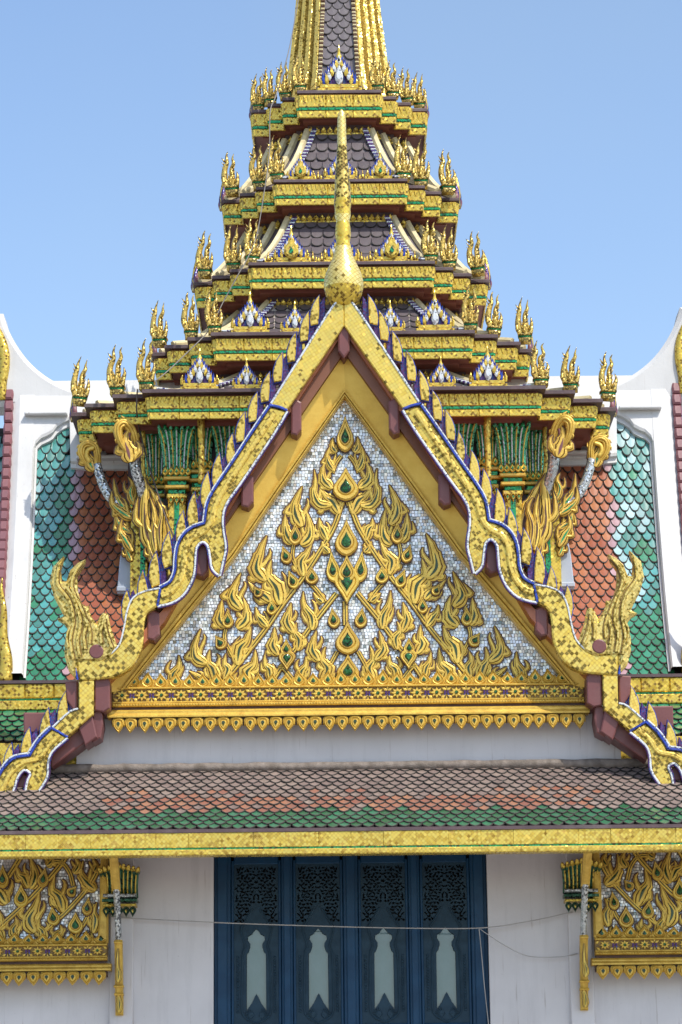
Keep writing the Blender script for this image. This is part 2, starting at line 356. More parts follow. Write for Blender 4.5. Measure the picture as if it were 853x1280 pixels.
# ================================================================== shared shapes
def leaf_rows(spine, W, serr=True, side=1):
    """flame leaf in 2d: list of cross sections (5 points) along a smooth spine, base first"""
    S = cr(spine, 9); n = len(S); prof = [(0, .30), (.10, .74), (.22, 1), (.38, .94), (.52, .70), (.66, .50), (.80, .31), (.9, .17), (1, .0)]
    def w(t):
        for a, b in zip(prof, prof[1:]):
            if t <= b[0]: return a[1] + (b[1] - a[1]) * (t - a[0]) / (b[0] - a[0])
        return 0
    rows = []
    for i, p in enumerate(S):
        t = i / (n - 1); tg = (S[min(i + 1, n - 1)] - S[max(i - 1, 0)]).normalized(); nr = Vector((-tg.y, tg.x))
        ww = w(t) * W / 2; a = b = 1.0
        if serr:
            for t0, am in ((.40, .30), (.62, .42), (.80, .5)):
                if t0 - .13 < t <= t0: a += am * ((t - t0 + .13) / .13) ** 2
            if .2 < t < .6: b -= .22 * math.sin((t - .2) / .4 * math.pi)
        if side < 0: a, b = b, a
        rows.append((p + nr * ww * a, p + nr * ww * a * .5, p, p - nr * ww * b * .5, p - nr * ww * b))
    return rows
def add_leaf(mb, spine, W, Y, D=0.05, mir=1, tf=None, groove=True, side=1, mats=(0, 1, 2)):
    """spine/W in photo pixels, standing off the plane Y by D; mir mirrors in X"""
    rows = leaf_rows(spine, W, True, side)
    def pt(q, dy):
        if tf: a = tf(q); return Vector((a[0] * mir, Y + dy, a[1]))
        a = at(q.x, q.y, Y); return Vector((a.x * mir, Y + dy, a.z))
    G = []
    n = len(rows)
    for i, r in enumerate(rows):
        k = 1 - 0.45 * (i / (n - 1)); c = r[2]; a_, b_ = r[0] - c, r[4] - c; row = []
        for sd in (a_, b_):
            row.append([pt(c + sd, 0), pt(c + sd, -D * .5 * k), pt(c + sd * .82, -D * .72 * k), pt(c + sd * .68, -D * .78 * k), pt(c + sd * .58, -D * .5 * k), pt(c + sd * .48, -D * .95 * k)])
        G.append(row[0] + [pt(c, -D * 1.05 * k)] + row[1][::-1])
    if mir > 0: G = [list(reversed(r)) for r in G]
    for q0 in range(12):
        mb.grid([[r[q0], r[q0 + 1]] for r in G], mats[2] if q0 in (3, 8) else mats[0])
    ctr = [r[2] for r in rows]
    # dark backing outline
    S = rows; big = []; ow = .006 if tf else 1.4
    for r in S: big.append((r[2] + (r[0] - r[2]) * 1.0 + (r[0] - r[4]).normalized() * ow if (r[0] - r[4]).length > .001 else r[2], r[2] + (r[4] - r[2]) - ((r[0] - r[4]).normalized() * ow if (r[0] - r[4]).length > .001 else Vector((0, 0)))))
    G = [[pt(a, -0.012), pt(b, -0.012)] for a, b in big]
    if mir > 0: G = [list(reversed(r)) for r in G]
    mb.grid(G, mats[2])
    if groove:
        i0, i1 = int(n * .12), int(n * .62); G = []
        for i in range(i0, i1):
            r = rows[i]; u = (i - i0) / (i1 - i0 - 1); ww = math.sin(math.pi * min(max(u, .05), .95)) * .075 + .02
            c = r[2]; h = (r[0] - r[4]); k = 1 - 0.5 * (i / (n - 1))
            G.append([pt(c + h * ww, -D * 1.05 * k - .004), pt(c, -D * 1.05 * k - .007), pt(c - h * ww, -D * 1.05 * k - .004)])
        if mir > 0: G = [list(reversed(r)) for r in G]
        mb.grid(G, mats[1])
TD = [(0, 0.0), (.04, .40), (.13, .76), (.25, .97), (.36, 1.0), (.48, .88), (.60, .66), (.72, .42), (.84, .22), (.93, .10), (1, 0)]
TDF = [(0, 0.0), (.02, .55), (.10, .85), (.26, 1.0), (.45, .97), (.62, .80), (.76, .55), (.88, .28), (.95, .12), (1, 0)]
def tear(cx, cy, w, h, ang=0, TD=TD):
    """teardrop outline, tip up, in pixel space; cx,cy is its middle"""
    p = [(x * w / 2, (t - .5) * h) for t, x in TD] + [(-x * w / 2, (t - .5) * h) for t, x in reversed(TD[1:-1])]
    c, s = math.cos(R(ang)), math.sin(R(ang))
    return [Vector((cx + x * c - y * s, cy - (x * s + y * c))) for x, y in p]
def add_rings(mb, outl, rings, pt, m=0):
    c = sum(outl, Vector((0, 0))) / len(outl); L = []
    for k, dy in rings: L.append([pt(c + (q - c) * k, dy) for q in outl])
    n = len(outl); v = [p for l in L for p in l]; f = []
    for i in range(len(L) - 1):
        for k in range(n):
            j = (k + 1) % n; f.append((i * n + k, i * n + j, (i + 1) * n + j, (i + 1) * n + k))
    f.append(tuple(range((len(L) - 1) * n, len(L) * n)))
    # make it face -Y
    nrm = (v[f[-1][1]] - v[f[-1][0]]).cross(v[f[-1][2]] - v[f[-1][1]])
    tot = Vector((0, 0, 0)); q = L[-1]
    for i in range(n): tot += q[i].cross(q[(i + 1) % n])
    if tot.y > 0: f = [tuple(reversed(x)) for x in f]
    mb.add(v, f, m)
def bud_parts(parent, cx, cy, w, h, ang, Y, mir=1, name='lotus_bud', gem=True, D=0.055, tf=None):
    def pt(q, dy):
        if tf: a = tf(q); return Vector((a[0] * mir, Y + dy, a[1]))
        a = at(q.x, q.y, Y); return Vector((a.x * mir, Y + dy, a.z))
    o = tear(cx, cy, w, h, ang); mb = MB()
    add_rings(mb, tear(cx, cy, w + 2.2, h + 2.6, ang), [(1, 0), (1, -.012)], pt, 2)
    add_rings(mb, o, [(1, 0), (1, -D * .6), (.9, -D), (.72, -D * .95), (.66, -D * .7), (.60, -D * .98)], pt, 0)
    b = mb.build(name, [M['gilt'], M['groove'], M['outline']], parent, False)
    if gem:
        gm = MB(); s = .40; dx, dy = math.sin(R(ang)) * h * -.06, math.cos(R(ang)) * h * .06
        go_ = tear(cx + dx * 0, cy + dy, w * s + 1.4, h * s + 1.6, ang); gi = tear(cx + dx * 0, cy + dy, w * s, h * s, ang)
        add_rings(gm, go_, [(1, -D * .9), (1, -D - .006)], pt, 1)
        add_rings(gm, gi, [(1, -D - .004), (1, -D - .012), (.6, -D - .024)], pt, 0)
        gm.build('gem', [M['gem'], M['outline']], b)
    return b
def leaf_part(parent, spine, W, Y, mir=1, D=0.034, name='flame_leaf', side=1, groove=True, mats=None):
    hand = random.Random(int(spine[0][0] * 13 + spine[0][1] * 5 + mir)); W *= hand.uniform(.93, 1.07)      # carved by hand: no two alike
    spine = [(x + hand.uniform(-.9, .9), y + hand.uniform(-.9, .9)) for x, y in spine]
    mb = MB(); add_leaf(mb, spine, W, Y, D, mir, None, groove, side)
    S = cr(spine, 9); n = len(S); Ln = sum((S[i + 1] - S[i]).length for i in range(n - 1)); rg_ = random.Random(int(spine[0][0] * 7 + spine[0][1]))
    for t0, fr, sd in ((.16, .52, side), (.34, .40, -side)):
        i0 = int(t0 * n); tg = (S[i0 + 1] - S[i0]).normalized(); nr = Vector((-tg.y, tg.x)) * sd; l = Ln * fr * rg_.uniform(.85, 1.1); up = (S[-1] - S[i0]).normalized()
        b0 = S[i0] + nr * W * .12
        add_leaf(mb, [b0, b0 + nr * W * .42 + tg * l * .25, b0 + nr * W * .46 + up * l * .66, b0 + nr * W * .30 + up * l * 1.02], W * .42, Y + .006, D * .8, mir, None, False, sd)
    return mb.build(name, mats or [M['gilt'], M['groove'], M['outline']], parent, True)
def stem_part(parent, pts, w, Y, mir=1, D=0.035):
    mb = MB(); S = cr(pts, 5); n = len(S); G = []; B = []
    for i, p in enumerate(S):
        tg = (S[min(i + 1, n - 1)] - S[max(i - 1, 0)]).normalized(); nr = Vector((-tg.y, tg.x)); r = []
        for u, dy in ((-.5, 0), (-.5, -D * .6), (-.35, -D), (-.12, -D), (-.08, -D * .5), (.08, -D * .5), (.12, -D), (.35, -D), (.5, -D * .6), (.5, 0)):
            a = at(*(p + nr * u * w), Y); r.append(Vector((a.x * mir, Y + dy, a.z)))
        G.append(r)
        q = []
        for u in (-.5, .5):
            a = at(*(p + nr * (u * w + (1 if u > 0 else -1))), Y); q.append(Vector((a.x * mir, Y - .011, a.z)))
        B.append(q)
    if mir > 0: G = [list(reversed(r)) for r in G]; B = [list(reversed(r)) for r in B]
    for i in range(len(G) - 1):
        for k in range(9):
            mb.add([G[i][k], G[i][k + 1], G[i + 1][k + 1], G[i + 1][k]], [(0, 1, 2, 3)], 1 if k == 4 else 0)
    mb.grid(B, 2)
    return mb.build('stem', [M['gilt'], M['groove'], M['outline']], parent)
def mosaic_sheet(parent, poly, Y, cell=0.041, name='mirror_mosaic'):
    """loose rows of little tilted mirror tiles filling an XZ polygon (stuff)"""
    def inside(x, z):
        c = False; n = len(poly)
        for i in range(n):
            (x1, z1), (x2, z2) = poly[i - 1], poly[i]
            if (z1 > z) != (z2 > z) and x < (x2 - x1) * (z - z1) / (z2 - z1) + x1: c = not c
        return c
    xs = [p[0] for p in poly]; zs = [p[1] for p in poly]; mb = MB(); rg = random.Random(3)
    z = min(zs); r = 0
    while z < max(zs):
        x = min(xs) + rg.random() * cell
        while x < max(xs):
            w = cell * rg.uniform(.82, 1.05)
            if inside(x + w / 2, z + cell / 2):
                g = .0028; tx, tz = rg.gauss(0, .0022), rg.gauss(0, .0022); jz = rg.uniform(-.003, .003); sk = rg.uniform(-.003, .003)
                x0, x1, z0, z1 = x + g, x + w - g, z + g + jz, z + cell - g + jz
                mb.add([(x0, Y - tx - tz, z0), (x1, Y + tx - tz, z0 + sk), (x1, Y + tx + tz, z1 + sk), (x0, Y - tx + tz, z1)], [(0, 1, 2, 3)])
            x += w
        z += cell; r += 1
    o = mb.build(name, M['mirror'], parent); o['kind'] = 'stuff'
    return o
def leaf_mesh(name, w, h, d, mats, up=True, tri=True, fat=False):
    """small crest / pendant leaf centred on its base edge, hanging or standing, in metres; front -Y"""
    mb = MB(); s = 1 if up else -1
    o = [Vector((p.x, p.y)) for p in tear(0, 0, w, h, 0, TDF if fat else TD)]
    def pt(q, dy): return Vector((q.x, dy, s * (h / 2 - q.y)))
    add_rings(mb, o, [(1, 0), (1, -d * .6), (.82, -d), (.6, -d * .75), (.5, -d)], pt, 0)
    o2 = [Vector((p.x, p.y)) for p in tear(0, h * .06, w * .3, h * .34)]
    add_rings(mb, o2, [(1, -d), (1, -d - .006)], pt, 1)
    if tri:
        for sx in (-1, 1):
            o3 = [Vector((p.x, p.y)) for p in tear(sx * w * .42, h * .2, w * .36, h * .62, -sx * 18)]
            add_rings(mb, o3, [(1, 0), (1, -d * .5), (.6, -d * .7)], pt, 0)
    return mb.mesh(name, mats)
def base_moulding(parent, xa, xb, yl, Y, mir=1):
    """the gilded base of a pediment: xa..xb in metres, yl: photo rows at which its bands start (z list)"""
    zt, z1, z2, z3, z4, z5, z6, z7 = yl   # crest top, band top, band bottom, bead bottom, recess bottom, cove bottom, pendant bottom, -
    a, b = (xa, xb) if xa < xb else (xb, xa)
    mb = MB(); mb.bbox(a, b, Y - .10, Y + .02, z2, z1, .006, 0); mb.build('pattern_band', M['band_ground'], parent)
    mb = MB(); mb.bbox(a, b, Y - .13, Y - .0, z1 - .012, z1 + .012, .008); mb.bbox(a, b, Y - .13, Y, z2 - .012, z2 + .012, .008); mb.build('moulding', M['gilt_mould'], parent)
    mb = MB(); mb.bbox(a, b, Y - .15, Y, z3, z2 - .014, .012)
    n = int((b - a) / .035)
    for i in range(n):
        x = a + (i + .5) * (b - a) / n; mb.bbox(x - .011, x + .011, Y - .162, Y - .14, z3 + .008, z2 - .02, .006)
    mb.build('bead_moulding', M['gilt_mould'], parent)
    mb = MB(); mb.box(a + .01, b - .01, Y - .10, Y, z4, z3); mb.build('recess', M['outline'], parent)
    mb = MB(); c = [(Y - .12, z4), (Y - .17, z4 - .012), (Y - .19, z4 - .03), (Y - .19, (z4 + z5) / 2), (Y - .22, z5 + .02), (Y - .22, z5)]
    ext = .05
    rows = [[(a - ext, y, z), (b + ext, y, z)] for y, z in reversed(c)]; mb.grid(rows)
    mb.box(a - ext, b + ext, Y - .11, Y + .02, z5 + .003, z4 - .003)
    mb.build('cove_moulding', M['gilt_mould'], parent)
    # ornaments of the band: rosettes between purple arrowheads
    zc = (z1 + z2) / 2; hb = (z1 - z2) / 2; n = max(2, round((b - a) / .245)); st = (b - a) / n
    ros = MB()
    for q in range(8):                                   # eight-petalled flower with four curls at its corners
        o = [Vector((p.x, p.y)) for p in tear(0, hb * -.48, hb * .36, hb * .8)]; ca, sa = math.cos(q * math.pi / 4), math.sin(q * math.pi / 4)
        add_rings(ros, o, [(1, 0), (1, -.012), (.6, -.02)], lambda v, dy: Vector((1.15 * (v.x * ca - v.y * sa), dy, -(v.x * sa + v.y * ca))), 0)
    k = 8; v = [(hb * .24 * math.cos(2 * math.pi * i / k), -.026, hb * .24 * math.sin(2 * math.pi * i / k)) for i in range(k)]
    ros.add([(x, 0, z) for x, _, z in v] + v, [(i, (i + 1) % k, k + (i + 1) % k, k + i) for i in range(k)] + [tuple(range(k, 2 * k))], 1)
    for sx in (-1, 1):
        for sz in (-1, 1):
            o = [Vector((p.x, p.y)) for p in tear(0, 0, hb * .42, hb * .8, sx * sz * 55)]
            add_rings(ros, o, [(1, 0), (1, -.01), (.5, -.016)], lambda v, dy: Vector((sx * .085 + v.x, dy, sz * hb * .55 - v.y)), 0)
    ros = ros.mesh('rosette', [M['gilt'], M['gem']])
    arr = MB()
    for sx in (-1, 1):
        arr.relief([(sx * .002, 0), (sx * .022, hb * .7), (sx * .042, hb * .7), (sx * .026, 0), (sx * .042, -hb * .7), (sx * .022, -hb * .7)], 0, -.012, .004, .003, 0)
    arr.relief([(-.012, hb * .9), (.012, hb * .9), (0, hb * .3)], 0, -.014, .004, .004, 1); arr.relief([(-.012, -hb * .9), (.012, -hb * .9), (0, -hb * .3)], 0, -.014, .004, .004, 1)
    arr = arr.mesh('arrowhead', [M['purple'], M['gilt']])
    for i in range(n):
        obj('rosette', ros, parent, Matrix.Translation((a + (i + .5) * st, Y - .10, zc)))
        if i: obj('arrowhead', arr, parent, Matrix.Translation((a + i * st, Y - .10, zc)))
    cw = .172; n = round((b - a) / cw); st = (b - a) / n; rg = random.Random(5)
    cre = leaf_mesh('crest_leaf', .165, (zt - z1) * 1.08, .05, [M['gilt_mould'], M['gem']])
    pen = leaf_mesh('pendant_leaf', .135, (z5 - z6) * 1.12, .05, [M['gilt_mould'], M['gem']], up=False, fat=True)
    for i in range(n):
        x = a + (i + .5) * st
        obj('crest_leaf', cre, parent, Matrix.Translation((x, Y - .03, z1 + .005)) @ Matrix.Rotation(R(rg.uniform(-4, 4)), 4, 'Y') @ Matrix.Diagonal((1, 1, rg.uniform(.85, 1.08), 1)))
    m2 = round((b - a) / .16); s2 = (b - a) / m2
    for i in range(m2):
        obj('pendant_leaf', pen, parent, Matrix.Translation((a + (i + .5) * s2, Y - .17, z5 - .004)) @ Matrix.Rotation(R(rg.uniform(-5, 5)), 4, 'Y'))
    mb = MB(); mb.box(a, b, Y - .155, Y + .02, (z5 * .55 + z6 * .45), z5 - .003); mb.build('pendant_backing', M['outline'], parent)

# ================================================================== porch gable
YB = -0.55
gable = thing('porch_gable', (0, 0, at(437, 912, 0).z), 'steep gilded porch gable with mirror mosaic and flame scrolls framed by wavy gold bargeboards', 'gable')
TYM = [(431, 497), (350, 614), (292, 699), (235, 770), (160, 862)]
FRO = [(430, 445), (340, 577), (281, 661), (215, 750), (120, 872)]
def half_poly(a, b, Y, mir):
    pa = xz(a, Y, mir); pb = xz(b, Y, mir)
    pa[0] = (0.0, pa[0][1]); pb[0] = (0.0, pb[0][1])
    return pa, pb
tl = xz(TYM, 0); tl[0] = (0, tl[0][1]); zb = tl[-1][1]
poly = tl + [(-x, z) for x, z in reversed(tl[1:])]
mb = MB(); mb.relief(poly, .25, .008, .001, .001); mb.build('tympanum', M['grout'], gable)
mosaic_sheet(gable, poly, 0.0)
for mir in (1, -1):
    pa, pb = half_poly(TYM, FRO, -0.12, mir)
    mb = MB()
    # splayed gilded frame board
    rows = [[], [], [], []]
    for (xa, za), (xb, zb_) in zip(pa, pb):
        rows[0].append((xa, 0.03, za)); rows[1].append((xa, -.14, za)); rows[2].append((xb, -.26, zb_)); rows[3].append((xb, .1, zb_))
    if mir > 0: rows = rows[::-1]
    mb.grid(rows); mb.build('frame_board', M['gilt_plain'], gable)
    for off, w, d in ((0.012, .022, .03), (.05, .03, .045)):
        mb = MB(); G = []
        for (xa, za), (xb, zb_) in zip(pa, pb):
            v = Vector((xb - xa, zb_ - za)); Ln = v.length; v /= Ln
            def q(t, dy): 
                yy = -.14 - .12 * t / Ln
                return (xa + v.x * t, yy + dy, za + v.y * t)
            G.append([q(off - .01, .01), q(off, -d), q(off + w, -d), q(off + w + .012, .01)])
        if mir < 0: G = [list(reversed(r)) for r in G]
        mb.grid(G); mb.build('frame_moulding', M['gilt_mould'], gable)
    # brown rake board behind the bargeboard
    inner = [(430, 440), (338, 575), (279, 660), (213, 748), (130, 858)]
    outer = [(430, 400), (342, 522), (268, 640), (215, 715), (150, 800)]
    A, B = half_poly(inner, outer, -.34, mir)
    mb = MB(); G = [[(B[i][0], -.10, B[i][1]), (B[i][0], -.36, B[i][1]), (A[i][0], -.36, A[i][1]), (A[i][0], -.10, A[i][1])] for i in range(len(A))]
    if mir < 0: G = [list(reversed(r)) for r in G]
    mb.grid(G); mb.build('rake_board', M['brown'], gable)
    # roof slab running back behind the boards
    P = [(430, 392), (345, 520), (262, 655), (205, 755), (125, 842)]
    A = xz(P, YB, mir); A[0] = (0, A[0][1])
    mb = MB(); G = [[(x, -.45, z - .03), (x, 3.2, z - .03), (x, 3.2, z - .2), (x, -.45, z - .2)] for x, z in A]
    if mir < 0: G = [list(reversed(r)) for r in G]
    G = [r + [r[0]] for r in G]
    mb.grid(G); mb.build('roof_slab', M['t_orange'], gable)

# ---- bargeboards
SEG_A = [(430, 371), (417, 381), (337, 506.5), (359, 512.5), (430, 407)]
def seg(pts, corners=()): return pts
B_OUT = [(338, 509), (317, 540), (292.5, 577.5), (270, 611), (260.6, 630), (257, 653)]
B_OUT2 = [(257, 655), (242, 660), (230.6, 669), (223.5, 682.5), (221, 699), (220, 714), (214, 728), (200.6, 736)]
B_IN = [(197, 757.5), (217.5, 752), (232.5, 739), (242, 718), (244, 695.6), (245.6, 684), (253, 677), (260.6, 682.5), (263.5, 697.5), (266, 711), (274.7, 720)]
B_IN2 = [(274.7, 720), (278.5, 703), (282, 684), (278.5, 660), (279, 641), (285, 626), (302, 602), (340, 545.6), (359, 514)]
C_OUT = [(200.6, 736), (181, 740), (167, 748), (160, 763), (156, 784), (150, 806), (138, 819), (125, 825), (96, 823)]
C_IN = [(98.7, 851), (119, 849.5), (140, 846.6), (159, 838), (172, 823), (179, 802.5), (180, 782), (184, 767), (197, 758)]
D_P = [(98.7, 851), (98.7, 887), (87, 890), (65.6, 910), (84.4, 921), (117, 893), (117.5, 850)]
E_OUT = [(65.6, 911), (51.6, 924.4), (42, 938.5), (38.7, 945.5)]
E_OUT2 = [(38.7, 945.5), (18.8, 949), (7, 959.6), (0, 971), (-8, 992), (-22, 1006), (-40, 1010)]
E_IN = [(-42, 1030), (-22, 1030), (-8, 1024), (6, 1006), (16.4, 988), (22, 971), (30.5, 962), (38.7, 967), (35, 977), (33, 992), (38.7, 1003)]
E_IN2 = [(38.7, 1003), (48, 989), (58.6, 971), (60, 952.5), (65.6, 938.5), (84.4, 922)]
def chain(*cs):
    out = []
    for c in cs:
        s = cr(c, 4) if len(c) > 2 else [Vector(p) for p in c]
        for p in s:
            if not out or (p - out[-1]).length > .6: out.append(p)
    if (out[0] - out[-1]).length < .6: out.pop()
    return out
def ribbon(mb, pts, w, Y, d, mir, m=0, off=0.0):
    """a raised strip of width w px that follows a traced edge"""
    S = cr(pts, 4) if len(pts) > 2 else [Vector(p) for p in pts]; n = len(S); G = []
    for i, p in enumerate(S):
        tg = (S[min(i + 1, n - 1)] - S[max(i - 1, 0)]).normalized(); nr = Vector((-tg.y, tg.x)); r = []
        for u, dy in ((off - w / 2, .03), (off - w / 2, -d * .6), (off - w * .25, -d), (off + w * .25, -d), (off + w / 2, -d * .6), (off + w / 2, .03)):
            a = at(*(p + nr * u), Y); r.append((a.x * mir, Y + dy, a.z))
        G.append(r)
    if mir > 0: G = [list(reversed(r)) for r in G]
    mb.grid(G, m)
FIN = [(0, 0), (-4.5, 8), (-8, 18), (-9.5, 30), (-8.5, 42), (-4, 54), (9, 48), (7.5, 34), (5.5, 22), (2.5, 9)]
def fin_part(parent, tx, ty, mir, s=1.0, rot=0, Y=-.47, f1=None):
    c, sn = math.cos(R(rot)), math.sin(R(rot))
    P = [(tx + s * (x * c - y * sn), ty + s * (x * sn + y * c)) for x, y in FIN]
    P2 = [(tx + s * ((x + 8.5) * c - (y + 1.0) * sn) , ty + s * ((x + 8.5) * sn + (y + 1.0) * c)) for x, y in FIN]
    mb = MB()
    w = xz(P2, Y, mir); mb.relief(w, Y + .10, Y + .035, .01, .01, 1)           # purple flank
    w = xz(P, Y, mir); mb.relief(w, Y + .08, Y + .008, .01, .008, 2)           # blue rim
    ins_ = inset(ccw(w), .011); mb.relief(ins_, Y + .07, Y - .012, .012, .012, 0)
    return mb.build('crest_fin', [M['mos_fin'], M['purple'], M['blue']], parent)
TIPS = [(400, 367), (387, 387), (371, 413), (354, 438), (338, 463), (322.6, 488), (307, 513), (291, 540), (275, 564), (260.6, 588), (244, 613), (229.5, 637), (212, 663), (196, 687), (179, 711), (159, 735)]
TIPS2 = [(83, 862), (61, 883), (37.5, 907), (15, 927), (-8, 948)]
NAGA = [(97, 850), (86, 838), (81, 820), (81, 804), (86, 787), (80, 779), (72, 774), (80, 770), (76, 762), (68, 747), (62.5, 728), (66, 709), (80, 695), (75.5, 711), (77, 727), (83, 727), (88, 713), (97, 704), (107, 699), (104, 707), (96, 719), (97, 738), (102, 754), (108, 758), (111, 757), (111, 763), (116, 773), (121, 780), (125, 771), (129, 766), (135, 767), (138, 783), (147, 808), (140, 820), (125, 827), (97, 827)]
for mir in (1, -1):
    mb = MB(); w = xz(SEG_A, YB, mir); w[0] = (0, w[0][1]); w[-1] = (0, w[-1][1])
    mb.relief(w, YB + .14, YB, .012, .012, 0)
    ribbon(mb, [(429, 374), (417, 382), (377, 444.5), (339, 504.5)], 2.6, YB, .012, mir, 2)
    ribbon(mb, [(336.5, 506.5), (348, 508.5), (359.5, 513)], 3.2, YB, .016, mir, 1)
    bA = mb.build('bargeboard', [M['mos_a'], M['blue'], M['white_rim']], gable)
    mb = MB(); w = xz(chain(B_OUT, B_OUT2, B_IN, B_IN2), YB, mir); mb.relief(w, YB + .14, YB, .015, .02, 0)
    edge1 = B_OUT[:-1] + [(257.3, 645)]
    ribbon(mb, B_OUT, 2.6, YB, .018, mir, 1, 1.1); ribbon(mb, B_OUT2, 2.6, YB, .018, mir, 1, 1.1)
    ribbon(mb, B_OUT, 1.8, YB, .012, mir, 2, 3.4 ); ribbon(mb, B_OUT2, 1.8, YB, .012, mir, 2, 3.4)
    ribbon(mb, B_IN, 3.0, YB, .014, mir, 2, 0.8); ribbon(mb, B_IN2, 3.0, YB, .014, mir, 2, 0.8)
    ribbon(mb, B_IN, 1.6, YB, .018, mir, 3, 2.8); ribbon(mb, B_IN2, 1.6, YB, .018, mir, 3, 2.8)
    ribbon(mb, [(200.6, 736), (197, 757.5)], 3.0, YB, .018, mir, 1)
    bB = mb.build('bargeboard', [M['mos_b'], M['blue'], M['white_rim'], M['purple']], gable)
    # smooth gold ribs swelling along the middle of the wavy board
    mb = MB(); ribbon(mb, [(343, 517), (324, 546), (300, 582), (279, 614), (269, 633), (264, 652), (254, 665), (240, 673), (232, 688), (230, 706), (226, 724), (214, 740), (202, 745)], 7, YB, .028, mir, 0)
    mb.build('board_rib', [M['mos_fin']], bB)
    mb = MB(); w = xz(chain(C_OUT, C_IN), YB, mir); mb.relief(w, YB + .15, YB - .012, .015, .02, 0)
    ribbon(mb, C_OUT[:7], 2.4, YB, .018, mir, 2, 0.6)
    ribbon(mb, [(97, 850), (94, 823), (113, 821)], 3, YB, .022, mir, 1)
    bC = mb.build('bargeboard', [M['mos_c'], M['blue'], M['white_rim']], gable)
    mb = MB(); w = xz(D_P, YB, mir); mb.relief(w, YB + .14, YB, .012, .012, 0)
    ribbon(mb, [(65, 910), (85, 921.5)], 3, YB, .016, mir, 1); ribbon(mb, [(98, 886), (87, 890), (66, 909)], 2.4, YB, .014, mir, 2)
    bD = mb.build('bargeboard', [M['mos_c'], M['blue'], M['white_rim']], gable)
    mb = MB(); w = xz(chain(E_OUT, E_OUT2, E_IN, E_IN2), YB, mir); mb.relief(w, YB + .14, YB, .015, .02, 0)
    for e in (E_OUT, E_OUT2): ribbon(mb, e, 3.2, YB, .018, mir, 1, 1.4); ribbon(mb, e, 2.2, YB, .012, mir, 2, 4.4)
    for e in (E_IN, E_IN2): ribbon(mb, e, 3, YB, .014, mir, 2, .8); ribbon(mb, e, 1.6, YB, .018, mir, 3, 2.8)
    bE = mb.build('bargeboard', [M['mos_b'], M['blue'], M['white_rim'], M['purple']], gable)
    mb = MB(); ribbon(mb, [(75, 919), (60, 933), (50, 948), (30, 953), (14, 966), (4, 985), (-10, 1008)], 6, YB, .026, mir, 0)
    mb.build('board_rib', [M['mos_fin']], bE)
    for i, (x, y) in enumerate(TIPS):
        fin_part(gable, x, y, mir, 0.80 if i < 8 else 0.92, 12 if i < 7 else (4 if i < 14 else -2), Y=-.46 + .004 * (i % 2))
    for i, (x, y) in enumerate(TIPS2): fin_part(gable, x, y, mir, 0.95, 6, Y=-.46 + .004 * (i % 2))
    # naga-like tail finial
    mb = MB(); w = xz(NAGA, YB, mir); mb.relief(w, YB + .13, YB - .03, .03, .03, 0)
    for sp, wd in (([(92, 825), (88, 800), (92, 775), (86, 750), (72, 730), (74, 706)], 4), ([(100, 822), (97, 800), (101, 778), (93, 750), (84, 735)], 4), ([(107, 812), (105, 795), (108, 778), (100, 757), (90, 735), (94, 716), (103, 704)], 4),
                   ([(112, 805), (113, 792), (109, 775)], 3.5), ([(127, 805), (126, 790), (131, 773)], 4), ([(140, 810), (133, 790), (131, 776)], 4), ([(86, 810), (84, 795), (90, 780)], 3)):
        ribbon(mb, sp, wd, YB - .03, .035, mir, 0); ribbon(mb, sp, 1.3, YB - .03, .012, mir, 1, wd * .5 + 1.0)
    nf = mb.build('tail_finial', [M['mos_tail'], M['band_ground']], gable)
    mb = MB(); c = at(121, 815, YB); k = 16
    v = [(c.x * mir + .088 * math.cos(2 * math.pi * i / k), YB - .045, c.z + .088 * math.sin(2 * math.pi * i / k)) for i in range(k)]
    mb.relief([(p[0], p[2]) for p in v], YB - .02, YB - .042, .006, .012); mb.build('round_inlay', M['maroon'], nf)
    # purlin ends and blocks, maroon
    for x0, x1, y0, y1 in ((364, 377, 499, 545), (302, 317, 592, 635), (245, 260.5, 679, 721), (184, 200, 762, 801)):
        w = xz([(x0, y0 + 6), ((x0 * .6 + x1 * .4), y0), (x1, y0 + 5), (x1, y1 - 7), ((x0 + x1) / 2 + 1, y1), (x0, y1 - 2)], -.42, mir)
        mb = MB(); mb.relief(w, -.05, -.46, .012, .02); mb.build('purlin', M['maroon'], gable)
    for pts, y0, y1 in (([(119, 848), (134, 846), (138, 853), (138, 886), (130, 891), (119, 889)], 0, -.50), ([(82, 853), (97.5, 852), (97.5, 886), (92, 888), (84, 876)], -.2, -.48),
                        ([(126, 878), (129, 905), (126, 922), (116, 928), (116, 893)], -.1, -.44), ([(98, 909), (116, 895), (122, 922), (107, 933)], -.1, -.5),
                        ([(62, 942), (100, 908), (110, 925), (64, 958)], .0, -.40), ([(22, 975), (30, 966), (36, 972), (32, 985), (22, 985)], 0, -.48), ([(28, 888), (80, 888), (80, 912), (28, 914)], 0, -.30)):
        mb = MB(); mb.relief(xz(pts, -.44, mir), y0, y1, .01, .015); mb.build('maroon_block', M['maroon'], gable)
# ridge purlin at the apex
mb = MB(); w = xz([(430, 394), (438, 402), (437, 440), (430, 449), (423, 440), (422, 402)], -.45); mb.relief(w, -.05, -.50, .012, .02); mb.build('ridge_purlin', M['maroon'], gable)

